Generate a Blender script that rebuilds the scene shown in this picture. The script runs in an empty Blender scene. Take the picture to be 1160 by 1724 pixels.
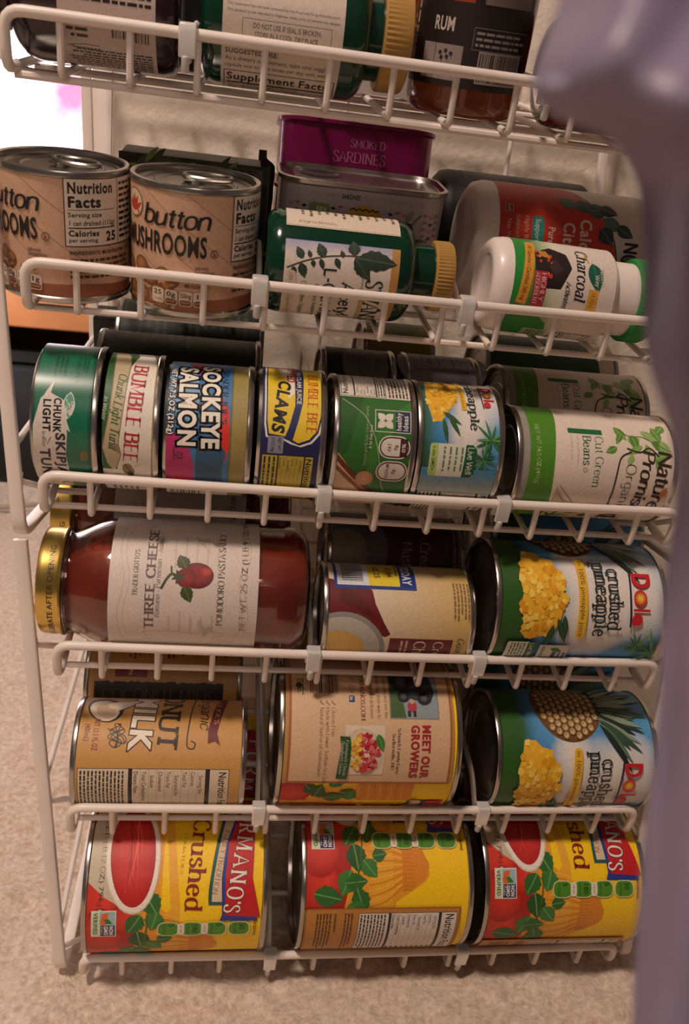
import bpy, math, random
import numpy as np
from math import sin, cos, pi, radians, sqrt
from mathutils import Matrix, Vector, noise
from mathutils.geometry import tessellate_polygon

SC = bpy.context.scene
COL = SC.collection
random.seed(7)
DZ = 0.004                                   # lifts the rack so that its feet stand on the carpet

# ---------------------------------------------------------------- camera
cam_d = bpy.data.cameras.new('camera')
cam = bpy.data.objects.new('camera', cam_d); COL.objects.link(cam)
cam.location = (0.092, -0.447, 0.461 + DZ)
cam.rotation_euler = (radians(73.71), radians(-5.51), radians(-7.3))
cam_d.sensor_fit = 'VERTICAL'; cam_d.sensor_height = 36.0; cam_d.sensor_width = 36.0
cam_d.lens = 1400 / 1724 * 36
cam_d.clip_start = 0.01; cam_d.clip_end = 30
cam_d.dof.use_dof = True; cam_d.dof.focus_distance = 0.49; cam_d.dof.aperture_fstop = 14
SC.camera = cam

# ---------------------------------------------------------------- world, lamps, exposure
SC.view_settings.view_transform = 'Standard'; SC.view_settings.look = 'None'
SC.view_settings.gamma = 1; SC.view_settings.use_curve_mapping = False
SC.view_settings.exposure = 0.92
W = bpy.data.worlds.new('room_ambience'); SC.world = W; W.use_nodes = True
W.node_tree.nodes['Background'].inputs[0].default_value = (1.0, 0.80, 0.66, 1)
W.node_tree.nodes['Background'].inputs[1].default_value = 0.045

def area(name, loc, target, size, power, col, sy=None):
    d = bpy.data.lights.new(name, 'AREA'); d.shape = 'RECTANGLE'; d.size = size; d.size_y = sy or size
    d.energy = power; d.color = col
    o = bpy.data.objects.new(name, d); COL.objects.link(o); o.location = loc
    o.rotation_euler = (Vector(target) - Vector(loc)).to_track_quat('-Z', 'Y').to_euler()
    return o
area('ceiling_light', (-0.60, -0.75, 2.20), (0.1, 0.1, 0.1), 0.26, 18, (1.0, 0.79, 0.67))
area('front_fill_light', (0.25, -2.3, 1.75), (0.15, 0.2, 0.35), 0.9, 5.2, (1.0, 0.80, 0.71), 0.5)  # added soft fill from behind the camera, standing in for room bounce
win = area('window_daylight', (-1.05, 0.62, 0.62), (-0.40, 1.08, 0.62), 0.45, 6, (0.94, 0.93, 1.0), 0.3)
win.data.spread = radians(70)

# ---------------------------------------------------------------- colour and materials
def s2l(c): return c / 12.92 if c <= 0.04045 else ((c + 0.055) / 1.055) ** 2.4
def hx(h):
    if not isinstance(h, str): return h
    return tuple(s2l(int(h[i:i + 2], 16) / 255) for i in (0, 2, 4))
def mix(a, b, t): return tuple(a[i] * (1 - t) + b[i] * t for i in range(3))
MATS = {}
def mat(name, col, rough=0.5, metal=0.0, noise_amt=0.0, noise_scale=60, bump=0.0, bump_scale=200, trans=0.0, ior=1.45, coat=0.0, sss=0.0):
    if name in MATS: return MATS[name]
    m = bpy.data.materials.new(name); m.use_nodes = True; MATS[name] = m
    nt = m.node_tree; b = nt.nodes['Principled BSDF']
    c = hx(col)
    b.inputs['Base Color'].default_value = (*c, 1); b.inputs['Roughness'].default_value = rough
    b.inputs['Metallic'].default_value = metal; b.inputs['IOR'].default_value = ior
    b.inputs['Transmission Weight'].default_value = trans; b.inputs['Coat Weight'].default_value = coat
    b.inputs['Coat Roughness'].default_value = 0.08
    tc = nt.nodes.new('ShaderNodeTexCoord')
    if noise_amt:
        n = nt.nodes.new('ShaderNodeTexNoise'); n.inputs['Scale'].default_value = noise_scale; n.inputs['Detail'].default_value = 5
        nt.links.new(tc.outputs['Object'], n.inputs['Vector'])
        r = nt.nodes.new('ShaderNodeValToRGB')
        r.color_ramp.elements[0].position = 0.3; r.color_ramp.elements[1].position = 0.7
        r.color_ramp.elements[0].color = (*[x * (1 - noise_amt) for x in c], 1)
        r.color_ramp.elements[1].color = (*[min(1, x * (1 + noise_amt)) for x in c], 1)
        nt.links.new(n.outputs['Fac'], r.inputs[0]); nt.links.new(r.outputs[0], b.inputs['Base Color'])
    if bump:
        n2 = nt.nodes.new('ShaderNodeTexNoise'); n2.inputs['Scale'].default_value = bump_scale; n2.inputs['Detail'].default_value = 4
        nt.links.new(tc.outputs['Object'], n2.inputs['Vector'])
        bp = nt.nodes.new('ShaderNodeBump'); bp.inputs['Strength'].default_value = bump; bp.inputs['Distance'].default_value = 0.002
        nt.links.new(n2.outputs['Fac'], bp.inputs['Height']); nt.links.new(bp.outputs[0], b.inputs['Normal'])
    return m
def print_mat(name, rough, coat):
    m = bpy.data.materials.new(name); m.use_nodes = True
    nt = m.node_tree; b = nt.nodes['Principled BSDF']
    b.inputs['Roughness'].default_value = rough; b.inputs['Coat Weight'].default_value = coat; b.inputs['Coat Roughness'].default_value = 0.25
    a = nt.nodes.new('ShaderNodeAttribute'); a.attribute_name = 'ink'
    tc = nt.nodes.new('ShaderNodeTexCoord')
    n = nt.nodes.new('ShaderNodeTexNoise'); n.inputs['Scale'].default_value = 900; n.inputs['Detail'].default_value = 2
    nt.links.new(tc.outputs['Object'], n.inputs['Vector'])
    r = nt.nodes.new('ShaderNodeMapRange'); r.inputs[1].default_value = 0.25; r.inputs[2].default_value = 0.75
    r.inputs[3].default_value = 0.86; r.inputs[4].default_value = 1.08
    nt.links.new(n.outputs['Fac'], r.inputs[0])
    v = nt.nodes.new('ShaderNodeVectorMath'); v.operation = 'SCALE'
    nt.links.new(a.outputs['Color'], v.inputs[0]); nt.links.new(r.outputs[0], v.inputs['Scale'])
    nt.links.new(v.outputs[0], b.inputs['Base Color'])
    return m
PAPER = print_mat('printed_paper', 0.5, 0.10)
LITHO = print_mat('printed_metal', 0.32, 0.25)
M_STEEL = mat('tin_steel', 'b9b4ac', 0.24, 1.0, 0.06, 40)
M_LID = mat('tin_lid', 'a8a49c', 0.30, 1.0, 0.06, 40)
M_GOLD = mat('gold_lid', 'd9b864', 0.28, 1.0, 0.05, 60)
M_WIRE = mat('white_vinyl_wire', 'e9ddd2', 0.42, 0, 0.04, 30, coat=0.1)
M_CLIP = mat('clear_plastic_clip', 'f0ece6', 0.28, 0, trans=0.45)
M_GREEN = mat('green_bottle_plastic', '083a28', 0.16, 0, 0.05, 20, trans=0.25, coat=0.3)
M_AMBER = mat('amber_bottle', '6a3014', 0.12, 0, 0.05, 20, trans=0.6, coat=0.3)
M_PURPLE = mat('dark_purple_bottle', '2a1420', 0.2, 0, 0.05, 20, trans=0.15, coat=0.3)
M_CAPGOLD = mat('gold_plastic_cap', 'ae8746', 0.42, 0, 0.05, 30)
M_WHITEPL = mat('white_plastic', 'e6dad2', 0.38, 0, 0.04, 20, coat=0.1)
M_BLACK = mat('black_plastic', '0c0b0b', 0.5, 0, 0.1, 60)
M_MAGENTA = mat('magenta_tin', '7c0f4a', 0.26, 0.35, 0.05, 30, coat=0.3)
M_GREENCAP = mat('green_plastic_cap', '1c8a3c', 0.4, 0, 0.05, 30)

# ---------------------------------------------------------------- objects
def empty(name, label, cat, group=None, mtx=None):
    o = bpy.data.objects.new(name, None); COL.objects.link(o)
    o.empty_display_size = 0.02
    o['label'] = label; o['category'] = cat
    if group: o['group'] = group
    if mtx is not None: o.matrix_world = mtx
    return o
def obj(name, verts, faces, m, parent=None, smooth=True, autos=None):
    me = bpy.data.meshes.new(name); me.from_pydata([tuple(v) for v in verts], [], faces); me.update()
    if m is not None: me.materials.append(m)
    if smooth:
        me.polygons.foreach_set('use_smooth', [True] * len(me.polygons))
        if autos: me.set_sharp_from_angle(angle=radians(autos))
    o = bpy.data.objects.new(name, me); COL.objects.link(o)
    if parent is not None: o.parent = parent
    return o
def tag(o, label=None, cat=None, group=None, kind=None):
    if label: o['label'] = label
    if cat: o['category'] = cat
    if group: o['group'] = group
    if kind: o['kind'] = kind
    return o
class MB:
    def __init__(s): s.v = []; s.f = []
    def add(s, v, f):
        k = len(s.v); s.v += [tuple(x) for x in v]; s.f += [tuple(i + k for i in q) for q in f]
        return s
    def lathe(s, prof, seg=48, close=True):
        """prof = (radius, z) from bottom to top"""
        v = []; f = []
        for r, z in prof:
            for i in range(seg):
                a = 2 * pi * i / seg; v.append((r * sin(a), -r * cos(a), z))
        n = len(prof)
        for j in range(n - 1):
            for i in range(seg):
                f.append((j * seg + i, j * seg + (i + 1) % seg, (j + 1) * seg + (i + 1) % seg, (j + 1) * seg + i))
        if close:
            if prof[0][0] > 1e-5: f.append(tuple(reversed(range(seg))))
            if prof[-1][0] > 1e-5: f.append(tuple((n - 1) * seg + i for i in range(seg)))
        return s.add(v, f)
    def tube(s, pts, r, seg=10, cap=True, closed=False, flat=None):
        """pts swept by a round (or flat=(width, thickness, side axis)) section"""
        P = [Vector(p) for p in pts]; n = len(P); v = []; f = []
        t0 = (P[1] - P[0]).normalized()
        up = Vector((0, 0, 1)) if abs(t0.z) < 0.9 else Vector((0, 1, 0))
        if flat: up = Vector(flat[2])
        for i in range(n):
            if closed: t = (P[(i + 1) % n] - P[i - 1]).normalized()
            else: t = (P[min(i + 1, n - 1)] - P[max(i - 1, 0)]).normalized()
            a = (up - t * up.dot(t)).normalized(); b = t.cross(a)
            if not flat: up = a
            for k in range(seg):
                th = 2 * pi * (k + 0.5) / seg
                if flat:
                    c_, s_ = cos(th), sin(th)
                    x = math.copysign(abs(c_) ** 0.45, c_) * flat[0] / 2; y = math.copysign(abs(s_) ** 0.45, s_) * flat[1] / 2
                    v.append(P[i] + a * x + b * y)
                else: v.append(P[i] + a * (r * cos(th)) + b * (r * sin(th)))
        m = n if closed else n - 1
        for i in range(m):
            for k in range(seg):
                j = (i + 1) % n
                f.append((i * seg + k, i * seg + (k + 1) % seg, j * seg + (k + 1) % seg, j * seg + k))
        if cap and not closed:
            f.append(tuple(reversed(range(seg)))); f.append(tuple((n - 1) * seg + k for k in range(seg)))
        return s.add(v, f)
    def box(s, a, b):
        (x0, y0, z0), (x1, y1, z1) = a, b
        return s.add([(x0, y0, z0), (x1, y0, z0), (x1, y1, z0), (x0, y1, z0), (x0, y0, z1), (x1, y0, z1), (x1, y1, z1), (x0, y1, z1)],
                     [(0, 3, 2, 1), (4, 5, 6, 7), (0, 1, 5, 4), (1, 2, 6, 5), (2, 3, 7, 6), (3, 0, 4, 7)])
    def rbox(s, a, b, r=0.002, n=3):
        """box whose four upright edges and top and bottom rims are rounded"""
        cx, cy = (a[0] + b[0]) / 2, (a[1] + b[1]) / 2; hxx, hy = (b[0] - a[0]) / 2, (b[1] - a[1]) / 2
        def ring(ins, z):
            rr = max(r, 1e-4); out = []
            for q in range(4):
                sx, sy = ((1, 1), (-1, 1), (-1, -1), (1, -1))[q]
                for k in range(n + 1):
                    t = pi / 2 * (q + k / n)
                    out.append((cx + sx * (hxx - rr) + (rr - ins) * cos(t), cy + sy * (hy - rr) + (rr - ins) * sin(t), z))
            return out
        rings = []
        for k in range(n + 1):
            t = pi / 2 * k / n; rings.append(ring(r * 0.98 * (1 - sin(t)), a[2] + r * (1 - cos(t))))
        for k in range(n + 1):
            t = pi / 2 * k / n; rings.append(ring(r * 0.98 * (1 - cos(t)), b[2] - r * (1 - sin(t))))
        m = len(rings[0]); v = [p for q in rings for p in q]; f = []
        for j in range(len(rings) - 1):
            for i in range(m): f.append((j * m + i, j * m + (i + 1) % m, (j + 1) * m + (i + 1) % m, (j + 1) * m + i))
        f.append(tuple(reversed(range(m)))); f.append(tuple((len(rings) - 1) * m + i for i in range(m)))
        return s.add(v, f)
    def build(s, name, m, parent=None, smooth=True, autos=40):
        return obj(name, s.v, s.f, m, parent, smooth, autos)
def arc_pts(pts, r, n=5):
    """polyline with its inner corners rounded by radius r"""
    P = [Vector(p) for p in pts]; out = [P[0]]
    for i in range(1, len(P) - 1):
        a = (P[i - 1] - P[i]); b = (P[i + 1] - P[i]); d = min(r, a.length * .49, b.length * .49)
        p0 = P[i] + a.normalized() * d; p2 = P[i] + b.normalized() * d
        for k in range(n + 1):
            t = k / n; out.append(p0 * (1 - t) ** 2 + P[i] * 2 * t * (1 - t) + p2 * t * t)
    out.append(P[-1]); return out

# ---------------------------------------------------------------- lettering: a stroke font with serifs, and the built-in sans
G = {}
for ln in '''A 64|l2,0 31,70 62,0|l14,24 50,24
B 58|l9,70 9,0|l9,69 26,69|c26,69 44,66 47,53 40,41 26,38|l9,38 28,38|c28,38 49,34 52,20 46,5 28,1|l9,1 28,1
C 66|c60,55 50,67 36,71 14,60 6,35 14,10 36,-1 50,2 61,14
D 68|l9,70 9,0|c9,69 34,69 54,60 62,35 54,10 34,1 9,1
E 56|l9,70 9,0|l9,69 48,69|l9,37 40,37|l9,1 50,1
F 52|l9,70 9,0|l9,69 48,69|l9,37 40,37
G 70|c60,56 50,67 36,71 14,60 6,35 14,10 36,-1 52,4 60,10|l60,30 60,4|l44,30 66,30
H 70|l9,70 9,0|l61,70 61,0|l9,37 61,37
I 26|l13,70 13,0
J 40|l28,70 28,14|c28,14 24,1 14,-2 4,4
K 66|l9,70 9,0|l9,30 56,70|l24,42 60,0
L 54|l9,70 9,0|l9,1 50,1
M 82|l9,0 12,70|l12,70 41,6 70,70|l70,70 73,0
N 72|l10,0 10,70|l10,70 62,0|l62,0 62,70
O 72|c36,71 14,61 6,35 14,9 36,-1 58,9 66,35 58,61 36,71
P 56|l9,70 9,0|l9,69 28,69|c28,69 48,64 50,50 42,36 28,33|l9,33 28,33
R 62|l9,70 9,0|l9,69 28,69|c28,69 48,64 50,51 42,38 28,35|l9,35 28,35|l28,35 56,0
S 54|c46,56 38,68 26,71 11,64 10,50 24,39 41,29 48,15 40,2 26,-1 12,3 6,17
T 60|l30,69 30,0|l3,69 57,69
U 70|l9,70 9,22|c9,22 14,4 35,-1 56,4 61,22|l61,22 61,70
V 62|l3,70 31,0|l31,0 59,70
W 92|l3,70 24,0|l24,0 46,66|l46,66 68,0|l68,0 89,70
X 62|l5,70 57,0|l57,70 5,0
Y 62|l4,70 31,34|l58,70 31,34|l31,34 31,0
a 50|c9,39 22,48 36,44 38,34|l38,34 38,8|c38,8 40,1 47,2|c38,28 18,26 8,18 8,8 18,0 30,4 38,12
b 54|l8,72 8,2|c8,36 20,48 36,46 46,36 46,12 36,1 20,0 8,10
c 46|c41,37 32,47 22,48 8,38 6,22 12,6 24,0 34,2 42,11
d 56|l46,72 46,0|c46,38 34,48 18,47 7,36 7,12 18,0 34,1 46,12
e 50|l7,27 42,27|c42,27 39,41 26,48 10,40 6,22 12,6 26,0 36,3 43,11
f 34|c36,68 27,72 18,66 16,54|l16,54 16,0|l4,47 30,47
g 52|c42,36 32,48 18,47 7,36 7,16 18,4 32,6 42,16|l42,46 42,0|c42,0 38,-16 24,-21 10,-16
h 56|l8,72 8,0|c8,34 18,46 32,48 42,42 45,30|l45,30 45,0
i 22|l11,48 11,0|o11,64
j 22|l13,48 13,-8|c13,-8 10,-19 2,-20|o13,64
k 52|l8,72 8,0|l8,20 42,48|l20,30 46,0
l 22|l11,72 11,0
m 82|l8,48 8,0|c8,34 16,46 28,48 38,42 40,30|l40,30 40,0|c40,34 50,46 62,48 70,42 72,30|l72,30 72,0
n 56|l8,48 8,0|c8,34 18,46 32,48 42,42 45,30|l45,30 45,0
o 52|c26,48 10,41 6,24 10,7 26,0 42,7 46,24 42,41 26,48
p 54|l8,48 8,-21|c8,36 20,48 36,46 46,36 46,12 36,1 20,0 8,10
q 54|l46,48 46,-21|c46,38 34,48 18,47 7,36 7,12 18,0 34,1 46,12
r 40|l9,48 9,0|c9,32 17,44 26,48 36,44
s 42|c35,38 28,47 18,48 8,42 9,31 20,26 34,19 36,9 28,1 18,0 6,9
t 34|l16,62 16,12|c16,14 18,3 24,0 32,4|l3,47 30,47
u 56|l8,48 8,16|c8,16 11,4 22,0 36,4 45,16|l45,48 45,0
v 50|l4,48 25,0|l25,0 46,48
w 72|l4,48 20,0|l20,0 36,46|l36,46 52,0|l52,0 68,48
x 50|l5,48 45,0|l45,48 5,0
y 50|l4,48 25,2|l47,48 25,2|c25,2 16,-16 4,-20
z 44|l5,47 39,47|l39,47 5,1|l5,1 41,1
' 14|l7,72 7,56
. 16|o8,4
- 36|l6,26 30,26
1 36|l6,56 20,70|l20,70 20,0
2 50|c7,54 14,68 28,70 41,62 40,46 24,24 7,1|l7,1 45,1
5 50|l42,69 12,69|l12,69 10,38|c10,38 26,46 41,36 43,20 34,4 20,-1 6,8'''.split('\n'):
    ch = ln[0]; p = ln[2:].split('|'); st = []
    for q in p[1:]:
        st.append((q[0], [tuple(float(z) / 100 for z in w.split(',')) for w in q[1:].split(' ')]))
    G[ch] = (float(p[0]) / 100, st)
def crom(P, n=6):
    if len(P) < 3: return P
    out = []
    for i in range(len(P) - 1):
        p0 = P[max(i - 1, 0)]; p1 = P[i]; p2 = P[i + 1]; p3 = P[min(i + 2, len(P) - 1)]
        if P[0] == P[-1]:
            if i == 0: p0 = P[-2]
            if i == len(P) - 2: p3 = P[1]
        for k in range(n):
            t = k / n
            out.append(tuple(0.5 * (2 * p1[j] + (p2[j] - p0[j]) * t + (2 * p0[j] - 5 * p1[j] + 4 * p2[j] - p3[j]) * t * t + (3 * p1[j] - p0[j] - 3 * p2[j] + p3[j]) * t ** 3) for j in range(len(p1))))
    out.append(P[-1]); return out
def stroke_quads(P, wx, wy):
    n = len(P); L = []; closed = P[0] == P[-1] and n > 3
    for i in range(n):
        a = P[i - 1] if i else (P[-2] if closed else P[0]); b = P[i + 1] if i < n - 1 else (P[1] if closed else P[-1])
        dx, dy = b[0] - a[0], b[1] - a[1]; d = math.hypot(dx, dy) or 1
        nx, ny = -dy / d, dx / d; h = 0.5 * sqrt((wx * nx) ** 2 + (wy * ny) ** 2)
        L.append(((P[i][0] + nx * h, P[i][1] + ny * h), (P[i][0] - nx * h, P[i][1] - ny * h)))
    return [[L[i][1], L[i + 1][1], L[i + 1][0], L[i][0]] for i in range(n - 1)]
GC = {}
def glyph(ch, wx, wy, serif):
    k = (ch, wx, wy, serif)
    if k in GC: return GC[k]
    adv, st = G[ch]; Q = []
    for t, P in st:
        if t == 'o':
            c = P[0]; r = max(wx, .07) * .62
            Q.append([(c[0] + r * cos(i * pi / 5), c[1] + r * sin(i * pi / 5)) for i in range(10)]); continue
        R = crom(P) if t == 'c' else P
        Q += stroke_quads(R, wx, wy)
        if t == 'c' and wx < wy * 1.6 and P[0] != P[-1]:
            pass
        if t == 'l' and serif and ch not in "'-.":
            for e, o in ((P[0], P[1]), (P[-1], P[-2])):
                if abs(e[1] - o[1]) > abs(e[0] - o[0]) * 1.2 and min(abs(e[1] - y) for y in (0, .48, .70, .72, -.21)) < .012:
                    d = 1 if o[1] > e[1] else -1
                    y0, y1 = sorted((e[1], e[1] + d * wy * 1.1)); w = wx * .5 + serif
                    lft = w if not (ch in 'hbdklpnmruij' and d < 0 and e[1] > 0) else w
                    rgt = w if not (ch in 'hbdklpnmruij' and d < 0 and e[1] > 0) else wx * .5
                    Q.append([(e[0] - lft, y0), (e[0] + rgt, y0), (e[0] + rgt, y1), (e[0] - lft, y1)])
    GC[k] = (adv, Q); return GC[k]
SANS = {}
def sans(ch, off):
    k = (ch, off)
    if k in SANS: return SANS[k]
    def mk(t):
        cu = bpy.data.curves.new('lettering', 'FONT'); cu.body = t; cu.size = 1.0; cu.offset = off; cu.resolution_u = 3
        o = bpy.data.objects.new('lettering', cu); me = bpy.data.meshes.new_from_object(o)
        v = [(p.co.x, p.co.y) for p in me.vertices]; f = [list(p.vertices) for p in me.polygons]
        bpy.data.meshes.remove(me); bpy.data.objects.remove(o); bpy.data.curves.remove(cu)
        return v, f
    v, f = mk(ch)
    wd = lambda t: (lambda q: max(p[0] for p in q) - min(p[0] for p in q))(mk(t)[0])
    adv = wd('H' + ch + 'H') - wd('HH') if ch != ' ' else 0.26
    SANS[k] = (adv, [[v[i] for i in q] for q in f]); return SANS[k]
CAPH = 0.70
def text_polys(s, font):
    """list of polygons in units of cap height 1, and the width"""
    x = 0; out = []
    for ch in s:
        if ch == ' ': x += 0.27; continue
        st = STYLES[font]
        if st[0] == 'stroke' and ch in G: adv, Q = glyph(ch, *st[1]); tr = st[2]
        else: adv, Q = sans(ch, st[1] if st[0] == 'sans' else 0.0); tr = st[2] if st[0] == 'sans' else 0.02
        for q in Q: out.append([(p[0] + x, p[1]) for p in q])
        x += adv + tr
    return [[(a / CAPH, b / CAPH) for a, b in q] for q in out], x / CAPH
STYLES = {'sans': ('sans', 0.0, 0.0), 'bold': ('sans', 0.022, 0.035), 'black': ('sans', 0.04, 0.07),
          'serif': ('stroke', (0.095, 0.035, 0.055), 0.03), 'serifb': ('stroke', (0.135, 0.05, 0.06), 0.05),
          'slab': ('stroke', (0.115, 0.075, 0.07), 0.05), 'thin': ('stroke', (0.05, 0.035, 0.0), 0.02),
          'scriptb': ('stroke', (0.115, 0.085, 0.0), -0.03), 'script': ('stroke', (0.085, 0.06, 0.0), -0.03), 'brush': ('stroke', (0.135, 0.075, 0.0), -0.02),
          'round': ('stroke', (0.12, 0.11, 0.0), 0.03), 'heavy': ('stroke', (0.17, 0.14, 0.0), 0.07)}

# ---------------------------------------------------------------- printed labels wrapped on a cylinder (or laid on a plane)
class Art:
    def __init__(s, r=None, seg=96, clip=None):
        s.clip = clip; s.r = r; s.seg = seg; s.step = 2 * pi * r / seg if r else None
        s.v = []; s.c = []; s.f = []; s.lay = 0
    def poly3(s, pts, col, cols=None):
        """convex polygon (x, y); cut at the facets of the cylinder"""
        if s.clip:
            for yl, sg in ((s.clip[0], 1), (s.clip[1], -1)):
                if all((p[1] - yl) * sg >= 0 for p in pts): continue
                P = []; Q = []; n = len(pts)
                for i in range(n):
                    p, q = pts[i], pts[(i + 1) % n]; dp, dq = (p[1] - yl) * sg, (q[1] - yl) * sg
                    if dp >= 0: P.append(p); Q.append(cols[i] if cols else None)
                    if (dp >= 0) != (dq >= 0):
                        t = dp / (dp - dq); P.append((p[0] + (q[0] - p[0]) * t, yl)); Q.append(mix(cols[i], cols[(i + 1) % n], t) if cols else None)
                pts = P; cols = Q if cols else None
                if len(pts) < 3: return
        pieces = [(pts, cols)]
        if s.r:
            xs = [p[0] for p in pts]; k0 = math.floor(min(xs) / s.step + 1e-6); k1 = math.ceil(max(xs) / s.step - 1e-6)
            if k1 - k0 > 1:
                pieces = []
                cur = [(p[0], p[1]) + (tuple(cols[i]) if cols else ()) for i, p in enumerate(pts)]
                for k in range(k0, k1):
                    X = (k + 1) * s.step; a = []; b = []
                    if k == k1 - 1: a = cur; b = []
                    else:
                        n = len(cur)
                        for i in range(n):
                            p, q = cur[i], cur[(i + 1) % n]
                            if p[0] <= X: a.append(p)
                            if p[0] >= X: b.append(p)
                            if (p[0] < X < q[0]) or (q[0] < X < p[0]):
                                t = (X - p[0]) / (q[0] - p[0]); m = tuple(u + (w - u) * t for u, w in zip(p, q))
                                m = (X,) + m[1:]; a.append(m); b.append(m)
                    if len(a) > 2: pieces.append(([w[:2] for w in a], [w[2:5] for w in a] if cols else None))
                    cur = b
                    if len(cur) < 3: break
        for P, Cc in pieces:
            k = len(s.v)
            for i, p in enumerate(P): s.v.append((p[0], p[1], s.lay)); s.c.append(Cc[i] if Cc else col)
            s.f.append(tuple(range(k, k + len(P))))
    def nl(s): s.lay += 1
    def poly(s, pts, col, new=True):
        if new: s.nl()
        col = hx(col)
        if len(pts) < 4: s.poly3(pts, col); return
        for t in tessellate_polygon([[Vector((p[0], p[1], 0)) for p in pts]]):
            q = [pts[i] for i in t]
            ar = (q[1][0] - q[0][0]) * (q[2][1] - q[0][1]) - (q[1][1] - q[0][1]) * (q[2][0] - q[0][0])
            if abs(ar) < 1e-9: continue
            s.poly3(q if ar > 0 else q[::-1], col)
    def rect(s, x0, y0, x1, y1, col, new=True):
        if new: s.nl()
        s.poly3([(x0, y0), (x1, y0), (x1, y1), (x0, y1)], hx(col))
    def rrect(s, x0, y0, x1, y1, r, col, rot=0):
        P = []
        for q, (cx, cy) in enumerate(((x1 - r, y1 - r), (x0 + r, y1 - r), (x0 + r, y0 + r), (x1 - r, y0 + r))):
            for k in range(5): t = pi / 2 * (q + k / 4); P.append((cx + r * cos(t), cy + r * sin(t)))
        s.nl(); s.poly3(P, hx(col))
    def frame(s, x0, y0, x1, y1, w, col):
        s.nl()
        for a in ((x0, y0, x1, y0 + w), (x0, y1 - w, x1, y1), (x0, y0, x0 + w, y1), (x1 - w, y0, x1, y1)): s.rect(*a, col, False)
    def ell(s, cx, cy, rx, ry, col, rot=0, edge=None, n=28, new=True, hl=(0, 0)):
        """ellipse; with edge a printed shading from col in the middle to edge at the rim"""
        if new: s.nl()
        c, d = cos(radians(rot)), sin(radians(rot)); col = hx(col)
        P = [(cx + rx * cos(2 * pi * i / n) * c - ry * sin(2 * pi * i / n) * d, cy + rx * cos(2 * pi * i / n) * d + ry * sin(2 * pi * i / n) * c) for i in range(n)]
        if edge is None: s.poly3(P, col); return
        e = hx(edge); C0 = (cx + hl[0], cy + hl[1]); m = mix(col, e, .45)
        Q = [((p[0] - C0[0]) * .62 + C0[0], (p[1] - C0[1]) * .62 + C0[1]) for p in P]
        for i in range(n):
            j = (i + 1) % n
            s.poly3([C0, Q[i], Q[j]], col, [col, m, m]); s.poly3([Q[i], P[i], P[j], Q[j]], col, [m, e, e, m])
    def line(s, pts, w, col, curve=False, new=True, taper=False):
        if new: s.nl()
        P = crom(pts) if curve else pts
        col = hx(col); n = len(P)
        for i, q in enumerate(stroke_quads(P, w, w)):
            if taper:
                m = [(P[i][0], P[i][1]), (P[i + 1][0], P[i + 1][1])]; t0 = 1 - i / (n - 1); t1 = 1 - (i + 1) / (n - 1)
                q = [(m[0][0] + (q[0][0] - m[0][0]) * t0, m[0][1] + (q[0][1] - m[0][1]) * t0), (m[1][0] + (q[1][0] - m[1][0]) * t1, m[1][1] + (q[1][1] - m[1][1]) * t1),
                     (m[1][0] + (q[2][0] - m[1][0]) * t1, m[1][1] + (q[2][1] - m[1][1]) * t1), (m[0][0] + (q[3][0] - m[0][0]) * t0, m[0][1] + (q[3][1] - m[0][1]) * t0)]
            s.poly3(q, col)
    def leaf(s, x, y, L, w, ang, col, vein=None, teeth=False):
        c, d = cos(radians(ang)), sin(radians(ang)); up = []; dn = []
        n = 10
        for i in range(n + 1):
            t = i / n; h = w / 2 * sin(pi * t ** .8) * (1 + (.18 if (teeth and i % 2) else 0))
            up.append((x + c * L * t - d * h, y + d * L * t + c * h)); dn.append((x + c * L * t + d * h, y + d * L * t - c * h))
        s.nl(); col = hx(col)
        for i in range(n):
            s.poly3([dn[i], dn[i + 1], up[i + 1], up[i]], col)
        if vein: s.line([(x, y), (x + c * L * .92, y + d * L * .92)], w * .07, vein)
    def T(s, t, x, y, h, col, font='sans', w=None, rot=0, shear=0, al='l', sx=1, arc=None, out=None):
        """text of cap height h; anchor on the baseline; w fits the width; arc = bow of the baseline"""
        Q, wd = text_polys(t, font)
        k = (w / (wd * h)) if w else sx
        ox = {'l': 0, 'c': -wd * h * k / 2, 'r': -wd * h * k}[al]
        c, d = cos(radians(rot)), sin(radians(rot)); col = hx(col); s.nl()
        def put(p, e=0):
            a = p[0] * h * k + ox; b = p[1] * h; a += b * shear
            if arc: b += arc * (1 - ((a - ox) / (wd * h * k) * 2 - 1) ** 2)
            return (x + a * c - b * d, y + a * d + b * c)
        if out:
            o = hx(out[0]); e = out[1]
            for q in Q:
                m = (sum(p[0] for p in q) / len(q), sum(p[1] for p in q) / len(q)); P = [put(p) for p in q]; M = put(m)
                for i in range(len(P)):
                    a, b = P[i], P[(i + 1) % len(P)]; dx, dy = b[0] - a[0], b[1] - a[1]; L = math.hypot(dx, dy) or 1
                    nx, ny = dy / L * e, -dx / L * e; ex, ey = dx / L * e, dy / L * e
                    s.poly3([(a[0] - ex - nx, a[1] - ey - ny), (a[0] - ex + nx, a[1] - ey + ny), (b[0] + ex + nx, b[1] + ey + ny), (b[0] + ex - nx, b[1] + ey - ny)], o)
            s.nl()
        for q in Q: s.poly3([put(p) for p in q], col)
    def words(s, x0, y, x1, h, col, rnd, rot=0):
        """a line of print too fine to read"""
        x = x0; col = hx(col); c, d = cos(radians(rot)), sin(radians(rot)); L = x1 - x0; a = 0
        while a < L:
            w = min(rnd.uniform(1.2, 4.2) * h, L - a)
            P = [(a, 0), (a + w, 0), (a + w, h), (a, h)]
            s.poly3([(x0 + p[0] * c - p[1] * d, y + p[0] * d + p[1] * c) for p in P], col); a += w + h * .6
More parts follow.
